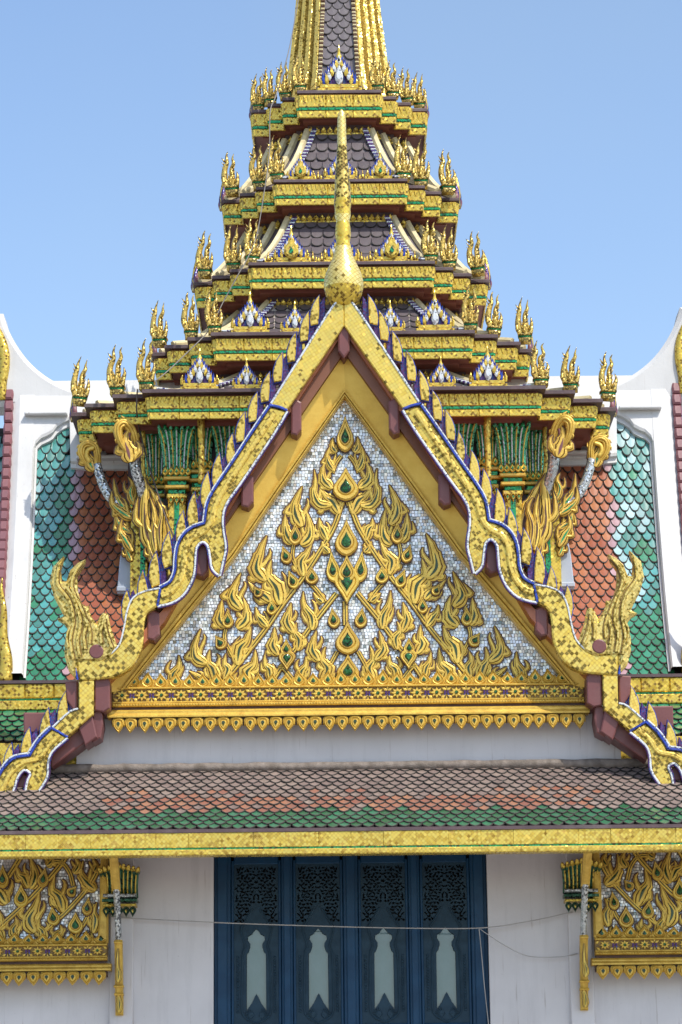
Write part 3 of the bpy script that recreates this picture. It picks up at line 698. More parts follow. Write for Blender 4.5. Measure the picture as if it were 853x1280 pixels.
# apex finial
PROF = [(385, 3), (383, 8), (377, 16), (368, 22), (358, 24.6), (350, 25), (340, 23), (330, 18.5), (321, 14), (313, 11.5), (306, 10.2), (298, 8.6), (294, 9.6), (288, 10), (281, 9.6), (275, 8.4), (272, 8.6), (266, 10.2), (258, 10), (252, 11), (246, 10.6), (225, 9.8), (200, 7.6), (178, 6.1), (160, 5.6), (146, 5.4), (138, 4.6), (133, 1.0)]
zz = lambda y: at(430.5, y, YB).z
sc = (at(440, 350, YB) - at(430, 350, YB)).length / 10
prof = [(r * sc, zz(y)) for y, r in PROF]
mts = []
for (y, r), (y2, r2) in zip(PROF, PROF[1:]):
    mts.append((3 if y > 362 else (0 if y > 312 else (1 if (y2 > 303) else (3 if 275 < y < 303 else (0 if 262 <= y2 < 275 else (3 if y > 250 else (1 if y > 190 else 0))))))))
mb = MB(); mb.lathe(prof, (0.0, YB + .10), 22, 0, mts)
mb.build('apex_finial', [M['mos_bulb'], M['mos_bulb_dark'], M['silver'], M['mos_fascia']], gable, True)

# ---- flame scrolls on the mosaic
YT = -0.004
STEMS = [([(428, 628), (418, 658), (401, 688), (379, 722), (352.5, 757), (332, 787), (305.6, 821), (283, 850)], 6),
         ([(421, 742), (390, 782), (369, 812), (352, 834), (342, 850)], 6), ([(422, 815), (413, 832), (404, 855)], 5),
         ([(367.5, 681), (366, 696), (372, 711), (380, 722)], 4.5), ([(382, 723), (397, 739), (407, 753)], 5), ([(350, 832), (360, 842), (371, 856)], 5),
         ([(283, 785), (281, 799), (289, 816), (297, 832)], 4.5), ([(427, 570), (420, 580), (416, 592)], 4.5)]
LEAVES = [([(421, 566), (416, 558), (417, 546)], 10), ([(418, 590), (411, 580), (409, 569), (413, 557)], 11), ([(416, 611), (405, 602), (403, 590), (406, 577)], 14),
          ([(424, 643), (417, 628), (407, 621), (400, 612)], 17), ([(415, 632), (400, 631), (393, 618), (395, 603), (392, 586)], 14),
          ([(365, 680), (358, 668), (357, 655), (356, 642)], 15), ([(376, 682), (386, 672), (387, 656), (383, 637)], 16), ([(378, 658), (369, 644), (370, 627), (379, 607)], 17),
          ([(380, 720), (377, 703), (384, 692), (390, 680)], 15), ([(409, 676), (404, 664), (401, 657), (399.5, 647)], 13),
          ([(333, 726), (321, 712), (325, 690), (334.7, 669)], 20), ([(350, 757), (346, 735), (335, 720), (340, 699)], 20), ([(338, 752), (330, 744), (320, 738), (310, 726)], 16),
          ([(302, 762), (291, 748), (294, 735), (302, 716)], 17), ([(281, 785), (275, 774), (276, 763), (277.5, 749)], 15), ([(296, 786), (307, 776), (308, 763), (304, 746)], 17),
          ([(298, 832), (300, 812), (309, 800), (315, 783)], 18), ([(335, 785), (327, 776), (322, 768), (320.5, 758)], 13),
          ([(367, 792), (360, 778), (362, 766), (364, 753)], 14), ([(372, 813), (374, 800), (369, 790), (372, 777)], 13), ([(391, 788), (390, 772), (381, 758), (379, 738)], 15), ([(404, 753), (397, 748), (391, 741)], 11),
          ([(348, 820), (342, 808), (344, 797), (343, 783)], 15), ([(339, 851), (337, 838), (332, 830), (331, 816)], 13), ([(313, 857), (309, 842), (318, 830), (320, 812)], 17),
          ([(375, 855), (376, 840), (383, 832), (382.5, 819)], 14), ([(400, 826), (391, 815), (392, 803), (396, 788)], 14), ([(401, 852), (409, 838), (403, 824), (407, 807)], 16),
          ([(281, 850), (285, 838), (280, 829), (283, 817)], 14), ([(258, 831), (245, 822), (243, 806), (252, 785)], 16), ([(270, 854), (266, 838), (260, 828), (262.5, 811)], 16),
          ([(221, 858), (217, 845), (223, 834), (224, 819)], 14), ([(257, 853), (247, 846), (236, 838)], 10), ([(297, 856), (294, 848), (298, 840)], 9),
          ([(412, 692), (405, 684), (402, 676)], 9)]
BUDS = [(369.4, 668, 16, 28, 0), (357, 694, 14, 24, 18), (390, 720, 16, 22, 0), (365.5, 725, 14, 25, 22), (285, 774, 14, 24, 0), (275, 803, 15, 20, 35), (340, 759, 13, 21, 0),
        (358, 810, 14, 22, 0), (359, 826, 21, 26, 180), (417, 773, 15, 26, 8), (416, 709, 17, 40, 6), (322, 740, 11, 15, 30)]
for mir in (1, -1):
    for p, w in STEMS: stem_part(gable, p, w, YT, mir)
    for i, (p, w) in enumerate(LEAVES): leaf_part(gable, p, w * 1.08, YT - .006 - .004 * (i % 3), mir, side=1 if i % 2 else -1)
    for i, (x, y, w, h, a) in enumerate(BUDS): bud_parts(gable, x, y, w, h, a, YT - .022 - .004 * (i % 3), mir)
stem_part(gable, [(431.5, 752), (431.8, 766), (432, 782)], 6, YT)
for x, y, w, h, a, yo in ((430.6, 543, 21, 46, 0, -.03), (431, 606, 32, 42, 0, -.03), (431.3, 673, 28, 46, 0, -.025), (431.6, 733, 33, 46, 180, -.03), (431.5, 712, 22, 36, 0, -.05), (432, 798, 30, 42, 0, -.03), (432.5, 836, 28, 36, 0, -.03)):
    ax = at(434, y, 0); cx = 434 - ax.x / (at(435, y, 0).x - ax.x)
    bud_parts(gable, cx, y, w, h, a, YT + yo)
# gilded base
zs = [at(437, y, -.1).z for y in (840, 859, 877, 882.5, 886, 897, 914, 914)]
xa = at(141, 880, -.1).x
base_moulding(gable, xa, -xa, zs, -0.06)

# ================================================================== porch wall
zw0 = 0.0
wall = thing('porch_wall', (0, 0.2, 0), 'white plastered porch wall under the gable with a doorway', 'wall')
dx0 = at(267, 1120, 0).x; dx1 = -dx0; dz = at(437, 1060, 0).z
WX = 9.0; ztop = at(437, 885, 0).z
mb = MB()
mb.box(-WX, dx0, 0.02, .6, 0, dz + .3); mb.box(dx1, WX, .02, .6, 0, dz + .3)
mb.box(-3.35, 3.35, .02, .6, dz + .3, ztop)
mb.build('wall', M['wall'], wall)
for mir in (1, -1):
    mb = MB(); a, b = at(138, 1150, -.06).x * mir, at(167, 1150, -.06).x * mir
    mb.bbox(min(a, b), max(a, b), -.05, .02, 0, dz + .3, .01); mb.build('pilaster', M['wall'], wall)
mb = MB()
mb.box(dx0, dx1, .30, .6, dz - .02, dz + .3)
mb.build('lintel', M['wall'], wall)
# step under the door, a plain plinth
mb = MB(); mb.box(-WX, WX, -.12, .015, 0, 1.0); mb.build('plinth', M['wall'], wall)

# ================================================================== folding door
YD = .16
door = thing('folding_door', (0, YD, 1.0), 'dark blue four-leaf door with pierced carving and bottle-shaped panes', 'door')
zt_d = at(437, 1066, YD).z; zb_d = 1.0
pxm = (at(438, 1150, YD) - at(437, 1150, YD)).x
mb = MB(); mb.box(dx0, dx1, YD + .09, YD + .13, zb_d, zt_d); mb.build('backing', M['black'], door)
LC = [at(x, 1170, YD).x for x in (320.5, 398)]; LC = LC + [-LC[1], -LC[0]]
hw = 31.5 * pxm
edges = [dx0] + [v for c in LC for v in (c - hw, c + hw)] + [dx1]
for i in range(0, 10, 2):
    a, b = edges[i], edges[i + 1]
    mb = MB(); mb.bbox(a + .002, b - .002, YD - .03, YD + .09, zb_d, zt_d, .01); 
    mid = (a + b) / 2; hwd = (b - a) * .3
    mb.bbox(mid - hwd, mid + hwd, YD - .055, YD - .028, zb_d, zt_d, .01)
    mb.build('post', M['door'], door)
def zy(y): return at(437, y, YD).z
BOT = [(0, 1159), (3.5, 1163), (6, 1166.5), (10.5, 1169), (11, 1173), (8, 1178), (8, 1183), (9.5, 1188), (12, 1191), (12.2, 1262), (6, 1253), (0, 1241)]
bottle = [(x * pxm, zy(y)) for x, y in BOT]; bottle = bottle + [(-x, z) for x, z in reversed(bottle[1:-1])]
def inpoly(x, z, poly):
    c = False
    for i in range(len(poly)):
        (x1, z1), (x2, z2) = poly[i - 1], poly[i]
        if (z1 > z) != (z2 > z) and x < (x2 - x1) * (z - z1) / (z2 - z1) + x1: c = not c
    return c
# pierced carving: small curled openings cut out of a sheet, mirrored about the leaf's middle
rg = random.Random(21); holes = []
for row in range(17):
    for k in range(6):
        y = 1084 + row * 4.1 + rg.uniform(-1.1, 1.1); x = 1.8 + k * 4.6 + (2.3 if row % 2 else 0) + rg.uniform(-1.1, 1.1)
        if x > 25 or (y > 1128 and x < (y - 1120) * .55): continue
        holes.append([(p.x * pxm, zy(p.y)) for p in tear(x, y, rg.uniform(2.2, 3.1), rg.uniform(4.6, 6.8), rg.choice((-60, -35, 30, 55, 75)) + rg.uniform(-15, 15))])
NX, NZ = 62, 200; zt_l, zb_l = zy(1079), zy(1280); cells = set()
bx0 = min(p[0] for p in bottle); 
for i in range(NX // 2):
    x = (i + .5) / (NX / 2) * hw * .93
    for j in range(NZ):
        z = zb_l + (j + .5) / NZ * (zt_l - zb_l)
        if inpoly(x, z, bottle): continue
        if z > zy(1160) and any(inpoly(x, z, h) for h in holes): continue
        cells.add((NX // 2 + i, j)); cells.add((NX // 2 - 1 - i, j))
fm = MB(); idx = {}
def vtx(i, j, f):
    k = (i, j, f)
    if k not in idx:
        idx[k] = len(fm.v); fm.v.append(((i / NX * 2 - 1) * hw * .93, YD + (.02 if f else .05), zb_l + j / NZ * (zt_l - zb_l)))
    return idx[k]
for (i, j) in cells:
    fm.f.append([vtx(i, j, 1), vtx(i + 1, j, 1), vtx(i + 1, j + 1, 1), vtx(i, j + 1, 1)]); fm.m.append(0)
    for di, dj, e in ((-1, 0, ((0, 1), (0, 0))), (1, 0, ((1, 0), (1, 1))), (0, -1, ((0, 0), (1, 0))), (0, 1, ((1, 1), (0, 1)))):
        if (i + di, j + dj) not in cells:
            (a, b), (c, d) = e
            fm.f.append([vtx(i + c, j + d, 1), vtx(i + a, j + b, 1), vtx(i + a, j + b, 0), vtx(i + c, j + d, 0)]); fm.m.append(0)
fret = fm.mesh('fretwork', [M['door_carve']])
pm = MB(); pm.relief(bottle, YD + .075, YD + .062, .002, .002); pane = pm.mesh('pane', [M['glass']])
trim = MB()
for sgn in (-1, 1):
    G = []
    for k, (x, y) in enumerate([(5, 1135), (10, 1144), (15, 1152), (19, 1160), (17, 1170), (14, 1182), (17, 1192), (18, 1230), (18, 1262), (12, 1272), (0, 1278)]):
        G.append((sgn * x * pxm, YD + .012, zy(y)))
    trim.tube(cr(G, 4), .012, 6)
    for k in range(20):
        y = 1194 + k * 3.6; trim.bbox(sgn * 23 * pxm - .014, sgn * 23 * pxm + .014, YD + .004, YD + .021, zy(y + 2.4), zy(y), .006)
    for k in range(9):
        a = R(20 + k * 16); trim.tube([(sgn * 4 * pxm, YD + .012, zy(1268)), (sgn * (4 + 11 * math.sin(a)) * pxm, YD + .006, zy(1268 - 9 * math.cos(a)))], [.012, .004], 5)
trim = trim.mesh('carved_trim', [M['door_carve']])
for c in LC:
    mb = MB(); a, b = c - hw, c + hw
    for x0, x1 in ((a + .002, a + .035), (b - .035, b - .002)): mb.bbox(x0, x1, YD, YD + .09, zb_d, zt_d - .08, .008)
    mb.bbox(a + .035, b - .035, YD, YD + .09, zt_l, zt_d - .0, .01); mb.bbox(a + .035, b - .035, YD, YD + .09, zb_d, zb_l, .01)
    lf = mb.build('door_leaf', M['door'], door)
    T = Matrix.Translation((c, 0, 0))
    obj('fretwork', fret, lf, T); obj('carved_trim', trim, lf, T); obj('pane', pane, lf, T)

# ================================================================== scale tiles
def scale_tile(name, w, l, mats, th=.014, bulge=.012, point=.35, ex=2.2):
    """scale-shaped roof tile: local x across, local -y down the slope, z off the roof; rounded lower edge with a dirty rim"""
    mb = MB(); n = 10; P = []
    for i in range(n + 1):
        u = -1 + 2 * i / n; d = (1 - abs(u) ** ex) ** .75 * point
        P.append((u * w / 2, -l * (1 - point) - l * d, bulge * (1 - u * u)))
    top = [(x, 0.0, z * .6 - th * .9) for x, y, z in P]
    rim = [(x * .9, y + l * .06, z + th) for x, y, z in P]; edge = [(x, y, z + th * .75) for x, y, z in P]; bot = [(x * .98, y + .004, z - .012) for x, y, z in P]
    mb.grid([top, rim], 0); mb.grid([rim, edge, bot], 1)
    mb.f = [list(reversed(f)) for f in mb.f]
    return mb.mesh(name, list(mats) + [M['joint']])
def place_tiles(parent, items, mesh_for, name, limit=300):
    """items: (priority, matrix, kind). The first ones are objects, the rest one joined mesh"""
    items = sorted(items, key=lambda q: q[0])
    for pr, mt, kd in items[:limit]: obj(name, mesh_for[kd], parent, mt)
    rest = items[limit:]
    if rest:
        mb = MB(); kinds = sorted(mesh_for); mm = []
        for k in kinds: mm.append(mesh_for[k].materials[0])
        mm.append(M['joint'])
        for pr, mt, kd in rest:
            me = mesh_for[kd]; o_ = len(mb.v); mb.v += [tuple(mt @ v.co) for v in me.vertices]
            for p in me.polygons: mb.f.append([i + o_ for i in p.vertices]); mb.m.append(len(kinds) if p.material_index else kinds.index(kd))
        o = mb.build(name + '_field', mm, parent); o['kind'] = 'stuff'

# ================================================================== eave roof over the door
ye0, ye1 = -1.55, -0.02
eave = thing('eave_roof', (0, -1.0, at(437, 1066, -1.55).z), 'low tiled eave roof with green, orange and weathered rows above the door', 'roof')
pe0 = at(437, 1034, ye0); pe1 = at(437, 960, ye1)
z0, z1 = pe0.z, pe1.z; sl = math.atan2(z1 - z0, ye1 - ye0); Ls = math.hypot(z1 - z0, ye1 - ye0)
tw = .138; rows = 16; rl = Ls / rows; half = 4.9
kinds = {}
for k, m in (('g', 't_egreen'), ('o', 't_eorange'), ('w', 't_weather')): kinds[k] = scale_tile('roof_tile', tw * .985, rl * 2.0, [M[m]], .013, .007, .42, 1.5)
items = []; rg = random.Random(11)
for r in range(rows):
    s = (r + .55) * rl + .02
    for c in range(int(2 * half / tw) + 1):
        x = -half + (c + (.5 if r % 2 else 0)) * tw
        lim = half - .55 * (s / Ls) * 1.35
        if abs(x) > lim: continue
        ro = rg.random()
        k = 'g' if r < 4 + (ro < .1) else ('o' if (r < 8 and abs(x) < 2.7 + rg.uniform(-.5, .3) and ro < .93) or (r < 10 and abs(x) < 3 and ro < .2) else 'w')
        Y = ye0 + math.cos(sl) * (s + rl * .9); Z = z0 + math.sin(sl) * (s + rl * .9)
        mt = Matrix.Translation((x + rg.uniform(-.006, .006), Y, Z)) @ Matrix.Rotation(sl + rg.uniform(-.035, .02), 4, 'X') @ Matrix.Rotation(rg.uniform(-.03, .03), 4, 'Z')
        items.append((abs(x) * .12 + r * .05 if abs(x) < 4.3 else 50 + r, mt, k))
place_tiles(eave, items, kinds, 'roof_tile')
mb = MB(); nrm = Vector((0, -math.sin(sl), math.cos(sl)))
mb.add([(-half, ye0, z0 - .03), (half, ye0, z0 - .03), (half - .65, ye1 + .05, z1 - .03), (-half + .65, ye1 + .05, z1 - .03), (-half, ye0, z0 - .12), (half, ye0, z0 - .12), (half - .65, ye1 + .05, z1 - .14), (-half + .65, ye1 + .05, z1 - .14)], [(0, 1, 2, 3), (7, 6, 5, 4), (0, 4, 5, 1), (1, 5, 6, 2), (3, 7, 4, 0)])
mb.build('roof_deck', M['underlay'], eave)
# rough cement fillet along the wall and down the hips
def wobble(path, r0, n=8, amp=.25, seed=1):
    q = random.Random(seed); return [r0 * q.uniform(1 - amp, 1 + amp) for _ in path]
mb = MB(); xs = [-4.15 + i * 8.3 / 60 for i in range(61)]
pth = [(x, ye1 - .05 + .004 * math.sin(x * 7), z1 + .012 + .003 * math.sin(x * 11)) for x in xs]; mb.tube(pth, wobble(pth, .06, amp=.10), 8, 0); mb.build('cement_fillet', M['cement'], eave, True)
for mir in (1, -1):
    pth = [Vector((mir * (half - .66), ye1 - .05, z1 + .02)).lerp(Vector((mir * (half + .02), ye0 + .0, z0 + .02)), t / 14) for t in range(15)]
    mb = MB(); mb.tube(pth, wobble(pth, .06, seed=4), 8, 0); mb.build('hip_fillet', M['plaster'], eave, True)
# gold fascia in two bands with a green line
zf = [at(437, y, ye0 - .05).z for y in (1035.5, 1039, 1057.5, 1060, 1067.5)]
mb = MB(); mb.box(-half - .05, half + .05, ye0 - .06, ye0 + .4, zf[1] + .002, zf[0] + .01); mb.build('eave_board', M['plate'], eave)
n = 26; st = (2 * half) / n
for i in range(n):
    a, b = -half + i * st, -half + (i + 1) * st; mb = MB(); j = random.uniform(-.004, .004)
    mb.bbox(a + .0005, b - .0005, ye0 - .05 + j, ye0 + .12, zf[2], zf[1], .003, 0)
    mb.build('fascia_panel', [M['mos_eave']], eave)
mb = MB(); mb.box(-half, half, ye0 - .042, ye0 + .12, zf[3], zf[2] - .001); mb.build('green_line', M['green_glass'], eave)
mb = MB(); mb.bbox(-half, half, ye0 - .075, ye0 + .12, zf[4], zf[3] - .001, .012); mb.build('lower_band', M['mos_eave'], eave)
mb = MB(); mb.box(-half + .02, half - .02, ye0 + .125, .0, zf[4] + .22, zf[4] + .24); mb.build('soffit', M['brown'], eave)

# ================================================================== lower carved panels
PST = [([(-60, 1216), (0, 1159), (40, 1122), (74, 1084), (84, 1068)], 6), ([(57, 1163), (85, 1138), (110, 1110), (122, 1090)], 5.5), ([(60, 1079), (76, 1078), (87, 1090), (92, 1108)], 5), ([(95, 1172), (108, 1150), (117, 1130)], 5), ([(-52, 1170), (-20, 1135), (8, 1100), (26, 1072)], 6)]
PLV = [([(80, 1140), (74, 1122), (66, 1112), (70, 1094)], 17), ([(44, 1166), (37, 1150), (44, 1134), (50, 1113)], 18), ([(52, 1176), (53, 1166), (48, 1158), (49.5, 1147)], 13), ([(36, 1110), (31, 1098), (24, 1092), (20, 1079)], 14),
       ([(38, 1112), (44, 1098), (42, 1086), (37, 1070)], 14), ([(21, 1172), (18, 1162), (22, 1155), (20, 1145)], 13), ([(120, 1113), (109, 1104), (102, 1092), (104, 1074)], 15), ([(74, 1178), (71, 1170), (77, 1164), (75, 1156)], 13),
       ([(117, 1166), (120, 1150), (117, 1140), (122, 1128)], 13), ([(114, 1178), (108, 1172), (106, 1164)], 10), ([(117, 1090), (121, 1082), (116, 1072)], 10), ([(10, 1130), (2, 1120), (-2, 1108), (6, 1092)], 16), ([(4, 1176), (-3, 1162), (2, 1150), (-2, 1136)], 15), ([(-20, 1172), (-26, 1156), (-20, 1140), (-24, 1120)], 17), ([(-40, 1176), (-44, 1160), (-38, 1148), (-42, 1132)], 15), ([(-30, 1118), (-36, 1104), (-28, 1094), (-32, 1076)], 16), ([(58, 1082), (64, 1076), (60, 1068)], 10), ([(92, 1092), (98, 1082), (93, 1072)], 10)]
PBD = [(27, 1120, 18, 30, 0), (55, 1097, 14, 26, -10), (4, 1096, 15, 30, 0), (67, 1145, 16, 25, 8), (95, 1154, 19, 28, 0), (110, 1133, 13, 24, -8), (91, 1114, 12, 16, -40), (-14, 1148, 16, 26, 0), (-50, 1140, 16, 26, 0)]
for mir in (1, -1):
    pan = thing('carved_panel', (at(70, 1200, -.1).x * mir, -.1, at(70, 1228, -.1).z),
                'gilded flame-scroll panel under the eave, ' + ('its scrolls sweeping up to the right, beside a bracket' if mir > 0 else 'its scrolls sweeping up to the left, beside a bracket'), 'panel')
    xo = at(-62, 1150, -.1).x; xi = at(134, 1150, -.1).x; zl = at(70, 1182, -.1).z; zu = at(70, 1055, -.1).z
    q = [(xo * mir, zl), (xi * mir, zl), (xi * mir, zu), (xo * mir, zu)]
    mb = MB(); mb.relief(q, .02, -.088, .002, .002); mb.build('backing', M['grout'], pan)
    mosaic_sheet(pan, ccw(q), -.10, .036)
    for p, w in PST: stem_part(pan, p, w, -.104, mir)
    for i, (p, w) in enumerate(PLV): leaf_part(pan, p, w * 1.12, -.108 - .004 * (i % 3), mir, side=1 if i % 2 else -1)
    for i, (x, y, w, h, a) in enumerate(PBD): bud_parts(pan, x, y, w, h, a, -.122 - .004 * (i % 3), mir)
    w = xz([(126, 1060), (135, 1060), (135, 1176), (122, 1176), (124, 1150)], -.2, mir); mb = MB(); mb.relief(w, -.05, -.2, .02, .02); mb.build('side_post', M['gilt_mould'], pan)
    zs = [at(70, y, -.16).z for y in (1166, 1182, 1197, 1202, 1205.5, 1215, 1231, 1231)]
    base_moulding(pan, xo * mir, at(135, 1200, -.16).x * mir, zs, -.12)

# ================================================================== wall brackets
for mir in (1, -1):
    cx = at(148, 1150, -.4).x * mir
    br = thing('eave_bracket', (cx, -.05, at(150, 1268, -.1).z), 'slim gold and silver bracket beside the panel ' + ('whose scrolls sweep up rightwards' if mir > 0 else 'whose scrolls sweep up leftwards'), 'bracket')
    pY = [(1268, -.09), (1255, -.12), (1235, -.20), (1205, -.27), (1175, -.36), (1140, -.52), (1112, -.75), (1090, -1.0), (1070, -1.2)]
    def zat(y, Y): return at(150, y, Y).z
    path = [Vector((cx, Y, zat(y, Y))) for y, Y in pY]
    def strip(i0, i1, w, nm, mat, th=.1):
        mb = MB(); S = cr(path[i0:i1 + 1], 4); G = []
        for k, p in enumerate(S):
            G.append([(p.x + w, p.y + th, p.z), (p.x + w, p.y, p.z), (p.x + w * .4, p.y - .025, p.z), (p.x - w * .4, p.y - .025, p.z), (p.x - w, p.y, p.z), (p.x - w, p.y + th, p.z)])
        mb.grid([list(reversed(g_)) for g_ in G][::-1] if False else [list(reversed(g_)) for g_ in G]); mb.box(S[0].x - w, S[0].x + w, S[0].y, S[0].y + th, S[0].z - .012, S[0].z)
        return mb.build(nm, mat, br)
    b0 = strip(0, 4, .047, 'bracket_foot', M['gilt_mould']); strip(4, 6, .036, 'bracket_neck', M['silver']); strip(6, 8, .05, 'bracket_head', M['gilt_mould'])
    for y, Y, w in ((1233, -.21, .058), (1243, -.17, .055), (1178, -.36, .05)):
        mb = MB(); z = zat(y, Y); mb.bbox(cx - w, cx + w, Y - .05, Y + .08, z - .014, z + .014, .012); mb.build('ring', M['gilt_mould'], b0)
    for y0_, y1_, Y in ((1266, 1246, -.15), (1228, 1182, -.31)):
        mb = MB()
        add_leaf(mb, [(0, 0), (.012, .10), (-.008, .2), (0, abs(zat(y0_, Y) - zat(y1_, Y)))], .075, Y - .03, .03, 1, lambda q, a=cx, z_=zat(y0_, Y): (a + q.x, z_ + q.y))
        mb.build('flame_leaf', [M['gilt'], M['groove'], M['outline']], b0, True)
    # lotus capital against the wall behind it
    for k in range(9):
        u = (k - 4) / 4; x = cx + u * .19 - .005 * mir; z_a, z_b = zat(1122, -.12), zat(1080, -.25) - .05 * abs(u)
        mb = MB(); yo = -.03 * (1 - abs(u))
        P = [(x, -.08 + yo, z_a), (x, -.14 + yo, z_a + .12), (x + u * .01, -.18 + yo, z_a + .25), (x + u * .03, -.25 + yo, z_b - .05), (x + u * .05, -.31 + yo, z_b)]
        S_ = cr(P, 3); mb.tube(S_, [.034] * 9 + [.036, .032, .022, .006], 6, 0, .7); mb.tube([(p.x, p.y - .028, p.z) for p in S_[:11]], [.010] * 11, 5, 1)
        mb.tube([(p.x, p.y - .02, p.z + .004) for p in S_[9:]], [.03, .03, .02, .006], 6, 1)
        mb.build('capital_leaf', [M['green_dark'], M['mos_fine']], br, True)
    for y, w, hh, mm in ((1126, .21, .018, 'green_dark'), (1132, .2, .016, 'mos_fine'), (1120, .2, .02, 'silver')):
        mb = MB(); z = zat(y, -.15); mb.bbox(cx - w, cx + w, -.24, .0, z - hh, z + hh, .012); mb.build('capital_ring', M[mm], br)
    lm = leaf_mesh('collar_leaf', .085, .13, .03, [M['green_dark'], M['mos_fine']], up=False, tri=False)
    for k in range(5): obj('collar_leaf', lm, br, Matrix.Translation((cx - .16 + .08 * k, -.2, zat(1134, -.15))))

# ================================================================== wing roofs
YW0, YW1 = 1.05, 3.2
zW0 = at(42, 852, YW0).z; zW1 = at(42, 492, YW1).z
def wing(v):
    """point of the roof's profile, v 0 (eave) .. 1 (ridge): slightly concave"""
    yy = YW0 + (YW1 - YW0) * (v + .22 * v * (1 - v)); zz_ = zW0 + (zW1 - zW0) * (v - .06 * math.sin(math.pi * v))
    return yy, zz_
SPL = .034                      # the frames lean outwards a little as they rise
def on_wing(px, py):
    lo, hi = -.2, 1.3
    for _ in range(40):
        m = (lo + hi) / 2; y, z = wing(m)
        if at(px, py, y).z > z: lo = m
        else: hi = m
    return at(px, py, wing(lo)[0]).x / (1 + SPL * lo), lo
def wpt(x, v, off=0.0):
    y, z = wing(v); y2, z2 = wing(v + .01); t = Vector((0, y2 - y, z2 - z)).normalized(); n = Vector((0, -t.z, t.y))
    return Vector((x * (1 + SPL * v), y, z)) + n * off
OG = [(42, 590), (42.5, 577), (46, 566), (53, 559), (60, 556), (67, 552), (72, 545), (79, 540), (88, 536), (89, 588), (120, 590), (180, 590), (300, 590)]
og = [on_wing(*p) for p in OG]
xfo = on_wing(17, 700)[0]; xfi = on_wing(42, 700)[0]; xin = -1.6
def og_v(x):
    if x <= og[0][0]: return -.01
    for (a, va), (b, vb) in zip(og, og[1:]):
        if a <= x <= b: return va + (vb - va) * (x - a) / max(b - a, 1e-6)
    return og[-1][1]
for mir in (1, -1):
    wr = thing('wing_roof', (-4.0 * mir, 1.1, zW0), ('steep glazed-tile wing roof in the shadow of the spire, green edge and white plaster frame' if mir > 0 else 'steep glazed-tile wing roof with sunlit orange field, green edge and white plaster frame'), 'roof')
    tw = .134; rows = 40; kinds = {k: scale_tile('roof_tile', tw * .985, 2.05 / rows * (zW1 - zW0) * 1.17, [M[m]], .016, .012, .34) for k, m in (('g', 't_green'), ('t', 't_teal'), ('o', 't_orange'), ('p', 't_edge_glare'), ('a', 't_glare'))}
    items = []; rg = random.Random(31 + mir)
    for r in range(rows + 1):
        v = (r + 1.0) / rows * .985
        ncol = int((xin - xfi) / tw) + 2
        for c in range(ncol):
            x = xfi - .02 + (c + (.5 if r % 2 else 0)) * tw
            if x > xin: continue
            if v - 1.3 / rows > og_v(x): continue
            p = wpt(x, v, .012); d = wpt(x, v + .02) - wpt(x, v); sl_ = math.atan2(d.z, d.y)
            edge_x = xfi + .50 + rg.uniform(-.05, .05)
            nv = mnoise.noise(Vector((x * 2.6, v * 6.5, 3.7 * mir))) + rg.uniform(-.22, .22) + (.12 if mir < 0 and v > .35 else -.08)  # biased so the painted glare gathers high on the sunlit wing
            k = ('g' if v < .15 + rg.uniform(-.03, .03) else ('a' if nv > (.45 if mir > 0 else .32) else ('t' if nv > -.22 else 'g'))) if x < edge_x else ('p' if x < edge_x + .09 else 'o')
            mt = Matrix.Translation((p.x * mir, p.y, p.z)) @ Matrix.Rotation(sl_ + rg.uniform(-.05, .01), 4, 'X') @ Matrix.Rotation(rg.uniform(-.02, .02), 4, 'Z') @ Matrix.Rotation(rg.uniform(-.05, .05), 4, 'Y')
            items.append(((0 if x < -2.3 else 5) + abs(v - .45), mt, k))
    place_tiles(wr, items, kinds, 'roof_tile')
    mb = MB(); G = [[(wpt(x, v, -.03).x * mir, wpt(x, v, -.03).y, wpt(x, v, -.03).z) for x in (xfo, xin + .3)] for v in [i / 14 for i in range(15)]]
    if mir < 0: G = [list(reversed(r)) for r in G]
    mb.grid(G); mb.build('roof_deck', M['underlay'], wr)
    # white plaster frame: verge band
    def sweep(xs_off, vs, nm, mat, par=wr):
        mb = MB(); G = []
        for v in vs: G.append([(wpt(x, v, o_).x * mir, wpt(x, v, o_).y, wpt(x, v, o_).z) for x, o_ in xs_off])
        if mir < 0: G = [list(reversed(r)) for r in G]
        mb.grid(G); return mb.build(nm, mat, par)
    vs_ = [i / 24 * 1.02 for i in range(25)]
    sweep([(xfo - .08, -.2), (xfo - .08, .10), (xfo + .02, .15), (xfi - .05, .15), (xfi - .03, .12), (xfi - .025, .07), (xfi, .065), (xfi, -.04)], vs_, 'plaster_verge', M['plaster'])
    # top field with its ogee corner
    xs_ = []
    for (a, va), (b, vb) in zip(og, og[1:]):
        for k in range(4): xs_.append(a + (b - a) * k / 4)
    xs_.append(og[-1][0]); mb = MB(); G = []; G2 = []
    for x in xs_:
        vb = og_v(x + 1e-6); r = [wpt(x, vb, -.03), wpt(x, vb, .065), wpt(x, vb + .012, .07), wpt(x, vb + .013, .12), wpt(x, vb + .02, .14)] + [wpt(x, vb + .02 + (1.02 - vb - .02) * k / 5, .145) for k in range(1, 6)]
        G.append([(p.x * mir, p.y, p.z) for p in r])
    if mir > 0: G = [list(reversed(r)) for r in G]
    mb.grid(G); mb.build('plaster_field', M['plaster'], wr)
    # cornice running in under the spire's eave
    for y_, h_, o_ in ((585, .05, .26), (572, .10, .22)):
        x0 = on_wing(89, y_)[0]; v0 = on_wing(89, y_)[1]; p = wpt(x0, v0, o_); a, b = x0 * mir, -2.3 * mir
        mb = MB(); mb.bbox(min(a, b), max(a, b), p.y - .02, p.y + .5, p.z - h_ / 2, p.z + h_ / 2, .015); mb.build('cornice', M['plaster'], wr)
